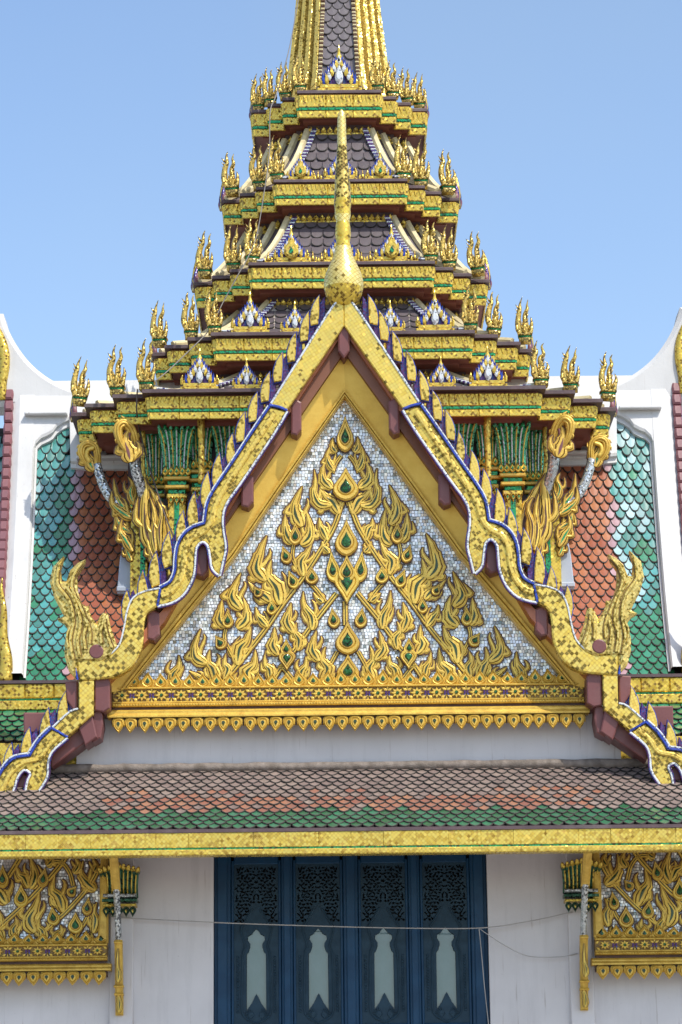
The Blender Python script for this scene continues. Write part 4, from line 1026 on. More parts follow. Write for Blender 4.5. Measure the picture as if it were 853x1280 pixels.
    # ridge sweeping up to the horn
    S = cr([(170, 499), (120, 497), (88, 489), (62, 476), (40, 458), (23, 436), (11, 413), (6, 396)], 4)
    w = [(at(p.x, p.y, 3.2).x * mir, at(p.x, p.y, 3.2).z) for p in S]; w += [(at(-8, 396, 3.2).x * mir, at(-8, 396, 3.2).z), (at(-8, 512, 3.2).x * mir, at(-8, 512, 3.2).z), (at(170, 512, 3.2).x * mir, at(170, 512, 3.2).z)]
    mb = MB(); mb.relief(w, 3.5, 3.02, .05, .06); mb.build('plaster_ridge', M['plaster'], wr)
    # inner recessed panel line of the frame
    a, b = at(33, 505, 3.0).x * mir, at(86, 505, 3.0).x * mir; z_ = at(60, 517, 2.85).z
    mb = MB(); mb.bbox(min(a, b), max(a, b), 2.80, 3.0, z_ - .018, z_ + .018, .01); mb.build('plaster_moulding', M['plaster'], wr)
    # maroon verge blocks up the outer edge
    nb = 30
    for i in range(nb):
        v = (i + .5) / nb * 1.03; p = wpt(xfo - .13, v, .14); d = wpt(0, v + .02) - wpt(0, v); sl_ = math.atan2(d.z, d.y)
        if i == 0:
            mbv = MB(); l_ = (zW1 - zW0) * 1.17 / nb; mbv.relief([(-.055, -l_ * .49), (.055, -l_ * .49), (.065, 0), (.055, l_ * .49), (-.055, l_ * .49), (-.065, 0)], .1, -.05, .025, .025); vb_me = mbv.mesh('verge_block', [M['verge']])
        obj('verge_block', vb_me, wr, Matrix.Translation((p.x * mir, p.y, p.z)) @ Matrix.Rotation(sl_ - math.pi / 2, 4, 'X'))
    # gold horn at the ridge and tail finial at the eave
    P = [Vector((at(x, y, 3.0).x * mir, 3.0, at(x, y, 3.0).z)) for x, y in ((4, 500), (3, 480), (6, 455), (4, 432), (-4, 412), (-16, 396), (-22, 372), (-20, 345))]
    mb = MB(); mb.tube(cr(P, 4), [.05 + .025 * math.sin(min(1, i / 10) * math.pi / 2) - .065 * (max(0, i - 10) / 18) for i in range(29)], 8, 0, .8); mb.build('ridge_horn', M['mos_fine'], wr, True)
    P = [Vector((at(x, y, .95).x * mir, .95, at(x, y, .95).z)) for x, y in ((6, 852), (8, 825), (4, 795), (5, 765), (2, 738), (3, 722))]
    mb = MB(); mb.tube(cr(P, 4), [.10 - .095 * i / 20 for i in range(21)], 8, 0, .7); mb.build('tail_finial', M['mos_fine'], wr, True)
    # eave fascia: gold bands and green line; lower roof below it
    x0, x1 = at(-40, 870, .95).x * mir, at(140, 870, .95).x * mir; a, b = min(x0, x1), max(x0, x1)
    zf = [at(40, y, .9).z for y in (851, 855, 873, 876, 888, 892)]
    mb = MB(); mb.box(a, b, .86, 1.3, zf[1] + .002, zf[0]); mb.build('eave_board', M['plate'], wr)
    n = 5
    for i in range(n):
        u, w_ = a + (b - a) * i / n, a + (b - a) * (i + 1) / n; mb = MB()
        mb.bbox(u + .002, w_ - .002, .88 + random.uniform(-.004, .004), 1.2, zf[2], zf[1], .012); mb.build('fascia_panel', M['mos_fascia'], wr)
    mb = MB(); mb.box(a, b, .9, 1.2, zf[3], zf[2] - .001); mb.build('green_line', M['green_glass'], wr)
    mb = MB(); mb.bbox(a, b, .86, 1.2, zf[4], zf[3] - .001, .012); mb.build('lower_band', M['mos_fine'], wr)
    mb = MB(); mb.box(a, b, .95, 1.2, zf[4] - .45, zf[4] - .002); mb.build('neck_wall', M['maroon'], wr)
    # lower roof strip of green tiles
    p0 = at(20, 928, .35); p1 = at(20, 890, .85); sl2 = math.atan2(p1.z - p0.z, .5); L2 = math.hypot(p1.z - p0.z, .5); its = []
    gk = {'g': scale_tile('lower_tile', .146, .17, [M['t_green']], .012, .014, .42)}
    for r in range(6):
        for c in range(14):
            s = (r + 1.4) / 6 * L2; x = at(-60, 900, .5).x + (c + (.5 if r % 2 else 0)) * .148
            its.append((0, Matrix.Translation((x * mir, .35 + math.cos(sl2) * s, p0.z + math.sin(sl2) * s)) @ Matrix.Rotation(sl2 + rg.uniform(-.04, .02), 4, 'X'), 'g'))
    place_tiles(wr, its, gk, 'lower_tile')
    mb = MB(); mb.add([(a, .37, p0.z - .03), (b, .37, p0.z - .03), (b, .9, p1.z - .03), (a, .9, p1.z - .03)], [(0, 1, 2, 3)]); mb.build('lower_deck', M['underlay'], wr)
    z_ = [at(20, y, .3).z for y in (929, 932, 946, 956)]
    mb = MB(); mb.bbox(a, b, .28, .8, z_[3], z_[0], .01); mb.build('lower_fascia', M['mos_fascia'], wr)
    # body wall of the wing below its roofs
    mb = MB(); mb.box(min(-9 * mir, -2.9 * mir), max(-9 * mir, -2.9 * mir), 1.25, 6, 0, zW0 - .35); mb.build('wing_wall', M['wall'], wr)
    # next, lower step of the roof further out
    kd = {'g': kinds['t'], 'o': kinds['o']}; its = []
    for r in range(rows):
        v = (r + 1.0) / rows * .9
        for c in range(9):
            x = xfo - .26 - (c + (.5 if r % 2 else 0)) * tw; p = wpt(x, v, -.22); d = wpt(x, v + .02) - wpt(x, v); sl_ = math.atan2(d.z, d.y)
            its.append((c, Matrix.Translation((p.x * mir, p.y, p.z)) @ Matrix.Rotation(sl_ + rg.uniform(-.04, .02), 4, 'X'), 'g' if v > .55 or v < .1 else 'o'))
    place_tiles(wr, its, kd, 'outer_tile', 60)
    mb = MB(); G = [[(wpt(x, v, -.26).x * mir, wpt(x, v, -.26).y, wpt(x, v, -.26).z) for x in (xfo - 1.7, xfo + .1)] for v in [i / 14 for i in range(14)]]
    if mir < 0: G = [list(reversed(r)) for r in G]
    mb.grid(G); mb.build('outer_deck', M['underlay'], wr)

# ================================================================== tiered spire
YC = 4.55
spire = thing('tiered_spire', (0, YC, zW0 + .8), 'tall tiered gold spire with stepped corners, flame antefixes and little gablets', 'spire')
def axis_px(y): return 427.5 - (480 - y) * .0135
def stair(p):
    n = len(p) - 1; q = []
    for i in range(n): q += [(p[i], p[n - i], 1), (p[i], p[n - i - 1], 0)]
    q.append((p[n], p[0], 1)); return q
def loop(Rr, p, z):
    q = [(x * Rr, d * Rr) for x, d, _ in stair(p)]; out = []
    out += [(x, -d) for x, d in q]                      # front right
    out += [(x, d) for x, d in reversed(q)]             # back right
    out += [(-x, d) for x, d in q]                      # back left
    out += [(-x, -d) for x, d in reversed(q)]           # front left
    return [(x, YC + y, z) for x, y in out]
def loft(mb, loops, ms):
    n = len(loops[0]); o = len(mb.v)
    for l in loops: mb.v += l
    for i in range(len(loops) - 1):
        for k in range(n):
            j = (k + 1) % n
            mb.f.append([o + i * n + k, o + i * n + j, o + (i + 1) * n + j, o + (i + 1) * n + k])
            mm = ms[i]; mb.m.append(mm(k, n) if callable(mm) else mm)
TIERS = [  # half width px, rows: plate top, fascia top, fascia bottom, steps
    (343, 483, 488.5, 519, (.72, .83, .94, 1.0)), (242, 413, 418, 447.5, (.676, .80, .925, 1.0)), (189, 326, 330.5, 358.5, (.617, .745, .87, 1.0)),
    (153, 223, 227, 254.5, (.55, .70, .84, 1.0)), (114, 112, 116, 146, (.47, .64, .81, 1.0))]
def tier_R(hw_, y):
    Rr = 3.0
    for _ in range(30):
        Yc_ = YC - Rr * .72; Rr = hw_ * (at(430, y, Yc_) - at(429, y, Yc_)).length
    return Rr
T = []
for hw_, yp, yf, yb, p in TIERS:
    Rr = tier_R(hw_ - 3, yp); Yf = YC - Rr
    T.append(dict(R=Rr, zp=at(428, yp, Yf).z, zf=at(428, yf, Yf).z, zb=at(428, yb, Yf).z, p=p, s=hw_))
NECK = [.80, .80, .80, .79, .76]
# antefix: three flame prongs on a little pedestal (metres at size 1 = 0.62 high)
def antefix_mesh(sd=0):
    mb = MB(); s = .0104; q_ = random.Random(sd)
    def tb(P, r, m=0): mb.tube(cr([((x + q_.uniform(-.9, .9)) * s, y * s, z * s * q_.uniform(.95, 1.04)) for x, y, z in P], 4), [q * s for q in r], 7, m)
    mb.bbox(-8 * s, 8 * s, -7 * s, 7 * s, 0, 6 * s, .006, 0); mb.box(-8.5 * s, 8.5 * s, -6 * s, 6 * s, 6 * s, 9 * s, 1); mb.bbox(-9.5 * s, 9.5 * s, -8 * s, 8 * s, 9 * s, 12 * s, .006, 0)
    def rr(n, a): return [a * 1.0 * (1 - (i / (n - 1)) ** 1.6) + .15 for i in range(n)]
    tb([(-4, -2, 10), (-8, -3, 22), (-8.5, -3, 34), (-5, -2, 46), (-5, -1, 55), (-3, -1, 64)], rr(21, 4.6))
    tb([(1, -1, 10), (1, -2, 24), (.5, -1, 36), (4, 0, 46), (3.5, 0, 54), (5, 0, 60)], rr(21, 4.0))
    tb([(6, -1, 10), (7.5, -3, 18), (9, -3, 26), (8, -2, 34)], rr(13, 3.8))
    tb([(-6, -4, 11), (-10, -6, 17), (-10.5, -6, 24), (-8, -5, 30)], rr(13, 2.8))
    tb([(0, -5, 11), (-1, -7, 18), (1, -7, 26), (0, -5, 34)], rr(13, 3.2))
    for z in (16, 22, 28, 34, 40, 46): mb.tube([(-7 * s, -4 * s, z * s), (-11.5 * s, -5 * s, (z + 6) * s)], [1.8 * s, .2 * s], 5, 0)
    for z in (14, 20, 26, 32, 38): mb.tube([(2 * s, -3 * s, z * s), (5.5 * s, -5 * s, (z + 7) * s)], [1.7 * s, .2 * s], 5, 0)
    for z in (14, 20): mb.tube([(-2 * s, -6 * s, z * s), (-4 * s, -8.5 * s, (z + 8) * s)], [2 * s, .2 * s], 5, 0)
    return mb.mesh('corner_antefix', [M['mos_ante'], M['green_glass']], True)
ANTS = [antefix_mesh(i) for i in range(5)]
def side_antefix_mesh():
    mb = MB(); s = .0104
    for x, h, m in ((0, 46, 0), (-5, 34, 1), (5, 34, 1), (-9, 22, 2), (9, 22, 2)):
        mb.tube(cr([(x * s, -2 * s, 0), (x * 1.2 * s, -4 * s, h * .4 * s), (x * .7 * s, -2 * s, h * .8 * s), (x * .8 * s, 0, h * s)], 4), [(3.6 * (1 - (i / 12) ** 1.5) + .2) * s for i in range(13)], 6, m)
    mb.bbox(-10 * s, 10 * s, -6 * s, 4 * s, -1 * s, 6 * s, .01, 0)
    return mb.mesh('side_antefix', [M['mos_fine'], M['purple'], M['verge']], True)
SANT = side_antefix_mesh()
def gablet_mesh(niche, s=.0104):
    """little pediment: base, stepped triangle of blue and white flames, gold middle, spike. 46 x 54 px at size 1"""
    mb = MB()
    mb.bbox(-24 * s, 24 * s, -6 * s, 6 * s, 0, 4 * s, .008, 0); mb.bbox(-21 * s, 21 * s, -5 * s, 6 * s, 4 * s, 9 * s, .008, 0)
    mb.relief([(-17 * s, 9 * s), (17 * s, 9 * s), (0, 40 * s)], 5 * s, -1 * s, .008, .01, 3)
    for sx in (-1, 1):
        for k in range(6):
            t = k / 5.6; x = sx * (17 - 15.5 * t) * s; z = (8 + 27 * t) * s; h = (15 - 5 * t) * s
            for dx, mm, yy in ((0, 2, -2.5), (-sx * 3.2, 1 if k % 2 else 0, -3.6)):
                o = [Vector((q.x, q.y)) for q in tear(0, 0, 4.6 * s, h, -sx * 8)]
                add_rings(mb, o, [(1, 0), (1, -1.6 * s), (.6, -2.6 * s)], lambda q, dy, x=x + dx * s, z=z: Vector((x + q.x, yy * s + dy, z + h / 2 - q.y)), mm)
        mb.tube([(sx * 22 * s, -1 * s, 8 * s), (sx * 22.5 * s, -2 * s, 14 * s), (sx * 21.5 * s, -1 * s, 21 * s)], [2.4 * s, 2.2 * s, .3 * s], 6, 0)
        mb.tube([(sx * 18.5 * s, -2 * s, 8 * s), (sx * 19 * s, -3 * s, 12 * s), (sx * 18.5 * s, -2 * s, 17 * s)], [2 * s, 1.8 * s, .3 * s], 6, 0)
    if niche:
        o = [Vector((q.x, q.y)) for q in tear(0, 0, 20 * s, 33 * s)]
        add_rings(mb, o, [(1, 0), (1, -6 * s), (.8, -8 * s)], lambda q, dy: Vector((q.x, -2 * s + dy, 7 * s + 15 * s - q.y)), 0)
        o = [Vector((q.x, q.y)) for q in tear(0, 0, 6 * s, 10 * s)]
        add_rings(mb, o, [(1, 0), (1, -1.5 * s)], lambda q, dy: Vector((q.x, -10.2 * s + dy, 17 * s - q.y)), 4)
    else:
        o = [Vector((q.x, q.y)) for q in tear(0, 0, 9 * s, 26 * s)]
        add_rings(mb, o, [(1, 0), (1, -4 * s), (.6, -6 * s)], lambda q, dy: Vector((q.x, -2 * s + dy, 8 * s + 13 * s - q.y)), 1)
    mb.lathe([(4.6 * s, 36 * s), (3.2 * s, 40 * s), (3.6 * s, 42 * s), (1.8 * s, 46 * s), (1.6 * s, 49 * s), (.2 * s, 57 * s)], (0, -1 * s), 8, 0)
    return mb.mesh('gablet', [M['mos_fine'], M['white_rim'], M['blue'], M['purple'], M['green_glass']])
GAB, GABN = gablet_mesh(False), gablet_mesh(True)
def trident_mesh(s=.0104):
    mb = MB(); mb.bbox(-5 * s, 5 * s, -3 * s, 3 * s, 0, 3 * s, .006)
    for x, h in ((-3.4, 11), (0, 17), (3.4, 11)): mb.tube([(x * s, 0, 2 * s), (x * 1.3 * s, -1 * s, h * .5 * s), (x * s, 0, h * s)], [2 * s, 1.9 * s, .2 * s], 6)
    return mb.mesh('trident_antefix', [M['mos_fine']], True)
TRI = trident_mesh()
def roofline(k):
    """(half width, z) pairs from the plate of storey k up to the neck of the next one"""
    t = T[k]; a = (t['R'] * .955, t['zp'])
    if k < 4: n = T[k + 1]; b = (n['R'] * NECK[k + 1], n['zb'] - .10)
    else: b = (1, 1)
    return a, b
rg = random.Random(77)
for k, t in enumerate(T):
    Rr, p, zp, zf_, zb_ = t['R'], t['p'], t['zp'], t['zf'], t['zb']; h = zf_ - zb_
    mb = MB()
    low = t['R'] * NECK[k]
    L = [loop(low, p, zb_ - .45 if k else zb_ - 1.0), loop(low, p, zb_ - .0), loop(low * .5 + Rr * .485, p, zb_ + .0), loop(low * .5 + Rr * .486, p, zb_ + .045), loop(Rr * .965, p, zb_ + .045), loop(Rr * .965, p, zf_), loop(Rr, p, zf_), loop(Rr, p, zp - .015), loop(Rr * .99, p, zp), loop(Rr * .9, p, zp)]
    loft(mb, L, [2, 1, 1, 1, 1, 2, 2, 2, 2])
    storey = mb.build('storey', [M['mos_fine'], M['soffit'], M['plate']], spire)
    # dentil-like dark blocks under the plate corners and fascia panels along every front and side step
    q = stair(p); pts = [(x * Rr * .965, d * Rr * .965) for x, d, _ in q]
    segs = []
    segs.append(((-pts[0][0], pts[0][1]), (pts[0][0], pts[0][1])))
    for sx in (-1, 1):
        for i in range(1, len(pts)): 
            a, b = pts[i - 1], pts[i]
            segs.append(((sx * a[0], a[1]), (sx * b[0], b[1])))
        segs.append(((sx * pts[-1][0], pts[-1][1]), (sx * pts[-1][0], -pts[-1][1] * .2)))
    for (a, b) in segs:
        A = Vector((a[0], YC - a[1])); B = Vector((b[0], YC - b[1])); Ln = (B - A).length; dr = (B - A) / Ln
        n_ = Vector((dr.y, -dr.x)); mid = (A + B) / 2
        if n_.dot(mid - Vector((0, YC))) < 0: n_ = -n_
        ncnt = max(1, round(Ln / .40)); W = Ln / ncnt
        for i in range(ncnt):
            c = A + dr * (i + .5) * W; mb = MB(); w = W / 2 - .001; j = rg.uniform(-.003, .006); e = .022 if ncnt == 1 else 0
            w += e * .6
            mb.bbox(-w, w, -.022 - j, .0, 0.0, h * .30, .008, 0); mb.box(-w + .002, w - .002, -.030 - j, 0, h * .31, h * .41, 1)
            mb.bbox(-w, w, -.040 - j, 0, h * .42, h * .93, .01, 0)
            for z in (.52, .66, .8):
                nt_ = max(3, int(W / .055))
            nt_ = max(3, int(W / .055))
            for u in range(nt_):
                x = -w + (u + .5) * 2 * w / nt_; hh = w / nt_ * .85
                mb.relief([(x - hh, h * .90), (x, h * .62), (x + hh, h * .90)], -.035 - j, -.052 - j, .006, .006, 2)
            xa_ = Vector((-n_.y, n_.x)) ; 
            if xa_.cross(Vector((0, 0))) if False else False: pass
            rot = math.atan2(n_.x, -n_.y)
            obj('fascia_panel', mb.mesh('fascia_panel', [M['mos_fine'], M['green_glass'], M['mos_fascia']]), storey, Matrix.Translation((c.x, c.y, zb_)) @ Matrix.Rotation(rot, 4, 'Z'))
    # antefixes on every outward corner
    conv = [(x * Rr, d * Rr) for x, d, cnv in q if cnv]
    asc = [1.04, 1.0, 1.04, 1.06, .92][k]
    for sx in (-1, 1):
        for i, (x, d) in enumerate(conv):
            x2, d2 = x - .05 * asc, d - .10 * asc
            if i == len(conv) - 2 and k < 4: x2 = Rr * (p[2] + 1) / 2 - .03
            if i == len(conv) - 1:
                obj('side_antefix', SANT, storey, Matrix.Translation((sx * (x - .05), YC - d2 + .12, zp - .04)) @ Matrix.Rotation(sx * R(75), 4, 'Z') @ Matrix.Scale(asc, 4))
                if k > 3: obj('corner_antefix', rg.choice(ANTS), storey, Matrix.Translation((sx * (x - .12 * asc), YC - d2 - .02, zp)) @ Matrix.Rotation(R(rg.uniform(-12, 12)), 4, 'Z') @ Matrix.Scale(asc, 4))
            else:
                obj('corner_antefix', rg.choice(ANTS), storey, Matrix.Translation((sx * x2, YC - d2, zp)) @ Matrix.Rotation(R(rg.uniform(-14, 14)), 4, 'Z') @ Matrix.Rotation(R(rg.uniform(-4, 4)), 4, 'Y') @ Matrix.Diagonal((asc, asc, asc * rg.uniform(.93, 1.06), 1)))
    # roof above the plate
    if k < 4:
        a, b = roofline(k); pn = T[k + 1]['p']; NS = 6; Ls_ = []
        def prof_(u): return a[0] + (b[0] - a[0]) * (u ** .8), a[1] + (b[1] - a[1]) * (u ** 1.25)
        for i in range(NS + 1):
            u = i / NS; r_, z_ = prof_(u); pp = [x + (y - x) * u for x, y in zip(p, pn)]; Ls_.append(loop(r_, pp, z_))
        mb = MB(); loft(mb, Ls_, [0] * NS); rf = mb.build('storey_roof', [M['cream_roof'] if k < 2 else M['slate']], spire)
        nq = len(q); nl = len(Ls_[0])
        # ribs on the outward corners, beaded strips in the inward ones
        for side in (0, 1):
            for i in range(nq):
                vi = i if side == 0 else nl - 1 - i
                path = [Vector(Ls_[m][vi]) + Vector((0, -.012, .02)) for m in range(NS + 1)]
                if q[i][2]:
                    mb = MB(); mb.tube(path, [.055] * (NS + 1), 6, 0, .8); mb.build('rib', M['cream'], rf)
                else:
                    mb = MB(); fine = cr(path, 5)
                    for m in range(0, len(fine) - 1):
                        c = fine[m] + Vector((0, -.03, .02)); mb.bbox(c.x - .035, c.x + .035, c.y - .03, c.y + .04, c.z - .012, c.z + .022, .008, m % 2)
                    mb.build('bead_strip', [M['white_rim'], M['purple']], rf)['kind'] = 'stuff'
        # beaded strips just inside the front face edges
        for sx in (-1, 1):
            mb = MB(); fine = cr([Vector(Ls_[m][0 if sx > 0 else nl - 1]) + Vector((-sx * .10, -.03, .03)) for m in range(NS + 1)], 6)
            for m in range(len(fine) - 1):
                c = fine[m]; mb.bbox(c.x - .04, c.x + .04, c.y - .03, c.y + .05, c.z - .010, c.z + .016, .008, m % 2)
            mb.build('bead_strip', [M['white_rim'], M['purple']], rf)['kind'] = 'stuff'
        # scale tiles on the front face
        tw_ = .17; tm = scale_tile('roof_tile', tw_ * .98, .20, [M['slate']], .007, .005, .36); nr = 6
        for r in range(nr):
            u = (r + 1) / nr; r0_, z0_ = prof_(u); r1_, z1_ = prof_(u - .06); pw = (p[0] + (pn[0] - p[0]) * u) * r0_ - .06
            slp = math.atan2(z0_ - z1_, (r1_ - r0_)); nt_ = int(2 * pw / tw_)
            for c in range(nt_ + 1):
                x = (-nt_ / 2 + c + (.5 if r % 2 else 0)) * tw_
                if abs(x) > pw: continue
                obj('roof_tile', tm, rf, Matrix.Translation((x, YC - r0_ - .012, z0_ + .01)) @ Matrix.Rotation(slp + rg.uniform(-.06, .02), 4, 'X'))
        # row of small gold leaves under the next soffit
        nx_ = T[k + 1]; zc_ = nx_['zb'] - .13; rn = nx_['R'] * NECK[k + 1]; mb = MB()
        lw = .085; qs = [(x * rn, d * rn) for x, d, _ in stair(nx_['p'])]; line = [(-x, d) for x, d in reversed(qs)] + qs
        for (xa_, da_), (xb_, db_) in zip(line, line[1:]):
            Ln = math.hypot(xb_ - xa_, db_ - da_); n_ = max(1, int(Ln / lw))
            for i in range(n_):
                x = xa_ + (xb_ - xa_) * (i + .5) / n_; d = da_ + (db_ - da_) * (i + .5) / n_
                o = [Vector((v.x, v.y)) for v in tear(0, 0, lw * .95, .11)]
                add_rings(mb, o, [(1, .03), (1, -.02), (.5, -.045)], lambda v, dy, x=x, d=d: Vector((x + v.x, YC - d - .02 + dy, zc_ + .05 - v.y)), 0)
        for (xa_, da_), (xb_, db_) in zip(line, line[1:]):
            if abs(da_ - db_) < 1e-6: mb.bbox(min(xa_, xb_) - .03, max(xa_, xb_) + .03, YC - da_ - .05, YC - da_ + .05, zc_ - .04, zc_, .01)
        lr = mb.build('leaf_row', M['mos_fine'], rf); lr['kind'] = 'stuff'
    # gablets and tridents on the front face
    def gab(px, y, me, sz, yoff=.0):
        Yg = YC - Rr + .10; w = at(px, y, Yg); obj('gablet', me, storey, Matrix.Translation((w.x + GX, Yg, zp - .005)) @ Matrix.Scale(sz, 4))
    GX = 0
    def sym(dx, me, sz, nm='gablet'):
        pxs = (at(429, TIERS[k][1], YC - Rr) - at(428, TIERS[k][1], YC - Rr)).x
        for sx in ((-1, 1) if dx else (1,)):
            obj(nm, me, storey, Matrix.Translation((sx * dx * pxs, YC - Rr + .12, zp - .004)) @ Matrix.Diagonal((sz * sx, sz, sz, 1)))
    if k == 0: sym(181, GAB, 1.0); sym(122, GAB, .76); sym(60, GAB, .8)
    if k == 1: sym(116, GAB, 1.05); sym(60, GAB, .80); sym(0, GAB, 1)
    if k == 2: sym(63, GABN, .98); sym(0, GAB, 1.0); sym(36, TRI, 1.1, 'trident_antefix'); sym(92, TRI, 1.1, 'trident_antefix'); sym(25, TRI, 1.0, 'trident_antefix')
    if k == 3: sym(50, GABN, .80); sym(0, GAB, .95); sym(28, TRI, 1.0, 'trident_antefix'); sym(73, TRI, .9, 'trident_antefix')
    if k == 4: sym(0, GAB, 1.28); sym(24, TRI, .9, 'trident_antefix')
# upper shaft
t4 = T[4]; Y5 = YC - t4['R'] * .6
def pxr(hw_, y): return hw_ * (at(430, y, Y5) - at(429, y, Y5)).length
SH = [(66, 114), (61, 92), (57, 60), (53.5, 28), (50.5, 0), (45, -60), (38, -140), (28, -240), (17, -340), (10, -420)]
ps = (.46, .65, .82, 1.0); LS = [loop(pxr(w, y), ps, at(424, y, Y5).z) for w, y in SH]
mb = MB(); loft(mb, LS, [0] * (len(SH) - 1)); shaft = mb.build('shaft', [M['mos_shaft']], spire)
nl = len(LS[0]); qn = len(stair(ps))
for side in (0, 1):
    for i in range(qn):
        vi = i if side == 0 else nl - 1 - i; path = cr([Vector(l[vi]) for l in LS], 3)
        if stair(ps)[i][2]:
            mb = MB(); n = len(path); mb.tube(path, [.075 * (1 - .6 * m / n) for m in range(n)], 6, 0, .8); mb.build('rib', M['mos_shaft'], shaft)
        else:
            mb = MB()
            f_ = cr(path, 3)
            for m in range(0, len(f_) - 1):
                c = f_[m].lerp(f_[m + 1], .5); mb.bbox(c.x - .03, c.x + .03, c.y - .05, c.y + .02, c.z - .018, c.z + .018, .01, 0)
            mb.build('bead_strip', [M['cream'], M['purple']], shaft)['kind'] = 'stuff'
# dark tiled strip on the shaft's front and its beads
G = [[(-Vector(l[0]).x + .02, l[0][1] - .012, l[0][2]), (l[0][0] - .02, l[0][1] - .012, l[0][2])] for l in LS]
mb = MB(); mb.grid(G); mb.build('tile_strip', M['slate'], shaft)
tm = scale_tile('roof_tile', .17, .2, [M['slate']], .007, .005, .36); zA, zB = LS[0][0][2], LS[5][0][2]; r = 0; z = zA + .1
def sh_at(z):
    for l, m in zip(LS, LS[1:]):
        if l[0][2] <= z <= m[0][2]:
            u = (z - l[0][2]) / (m[0][2] - l[0][2]); return Vector(l[0]).lerp(Vector(m[0]), u), math.atan2(m[0][2] - l[0][2], m[0][1] - l[0][1])
    return Vector(LS[-1][0]), 1.5
while z < zB:
    c, sl_ = sh_at(z); n = int((2 * c.x - .1) / .172)
    for i in range(n + 1):
        x = (-n / 2 + i + (.5 if r % 2 else 0)) * .172
        if abs(x) < c.x - .07 and rg.random() < .9: obj('roof_tile', tm, shaft, Matrix.Translation((x, c.y - .02, z)) @ Matrix.Rotation(sl_ + rg.uniform(-.06, .01), 4, 'X'))
    z += .105; r += 1
for sx in (-1, 1):
    mb = MB(); f_ = cr([Vector((sx * (l[0][0] - .05), l[0][1] - .02, l[0][2])) for l in LS], 12)
    for m in range(len(f_) - 1):
        c = f_[m]; mb.bbox(c.x - .03, c.x + .03, c.y - .05, c.y + .02, c.z - .016, c.z + .016, .01, m % 2)
    mb.build('bead_strip', [M['cream'], M['outline']], shaft)['kind'] = 'stuff'
zt_ = LS[-1][0][2]
mb = MB(); mb.lathe([(.16, zt_ - .02), (.2, zt_ + .05), (.1, zt_ + .2), (.14, zt_ + .35), (.07, zt_ + .6), (.05, zt_ + 1.6), (.0, zt_ + 3.2)], (0, YC), 12); mb.build('needle', M['mos_fine'], spire, True)

# ---- pillars, capitals and brackets below the first storey
Rb = T[0]['R'] * NECK[0]; zs0 = T[0]['zb']
core = MB(); LB = [loop(Rb * .93, T[0]['p'], zs0 - 3.2), loop(Rb * .93, T[0]['p'], zs0 + .01)]
loft(core, LB, [0]); core.build('body_wall', M['maroon'], spire)
def feather(mb, S_, rad):
    """a hooked head carved as ridges that run along it, with pointed tufts on its outer side"""
    n = len(S_); c0 = sum(S_, Vector((0, 0, 0))) / n
    mb.tube(S_, [r * .72 for r in rad], 8, 1)
    for a in range(7):
        th = a / 7 * 2 * math.pi; P_ = []
        for i, p in enumerate(S_):
            t_ = (S_[min(i + 1, n - 1)] - S_[max(i - 1, 0)]).normalized(); u_ = Vector((0, -1, 0)); u_ = (u_ - t_ * u_.dot(t_)).normalized(); w_ = t_.cross(u_)
            P_.append(p + (u_ * math.cos(th) + w_ * math.sin(th)) * rad[i] * .72)
        mb.tube(P_, [r * .34 + .002 for r in rad], 6, 0)
    for i in range(2, n - 6, 3):
        d_ = (S_[i] - c0).normalized(); t_ = (S_[i + 1] - S_[i - 1]).normalized()
        mb.tube([S_[i] + d_ * rad[i] * .6, S_[i] + d_ * rad[i] * 1.2 + t_ * .02, S_[i] + d_ * rad[i] * 1.3 + t_ * .07], [rad[i] * .4, rad[i] * .3, .003], 6, 0)
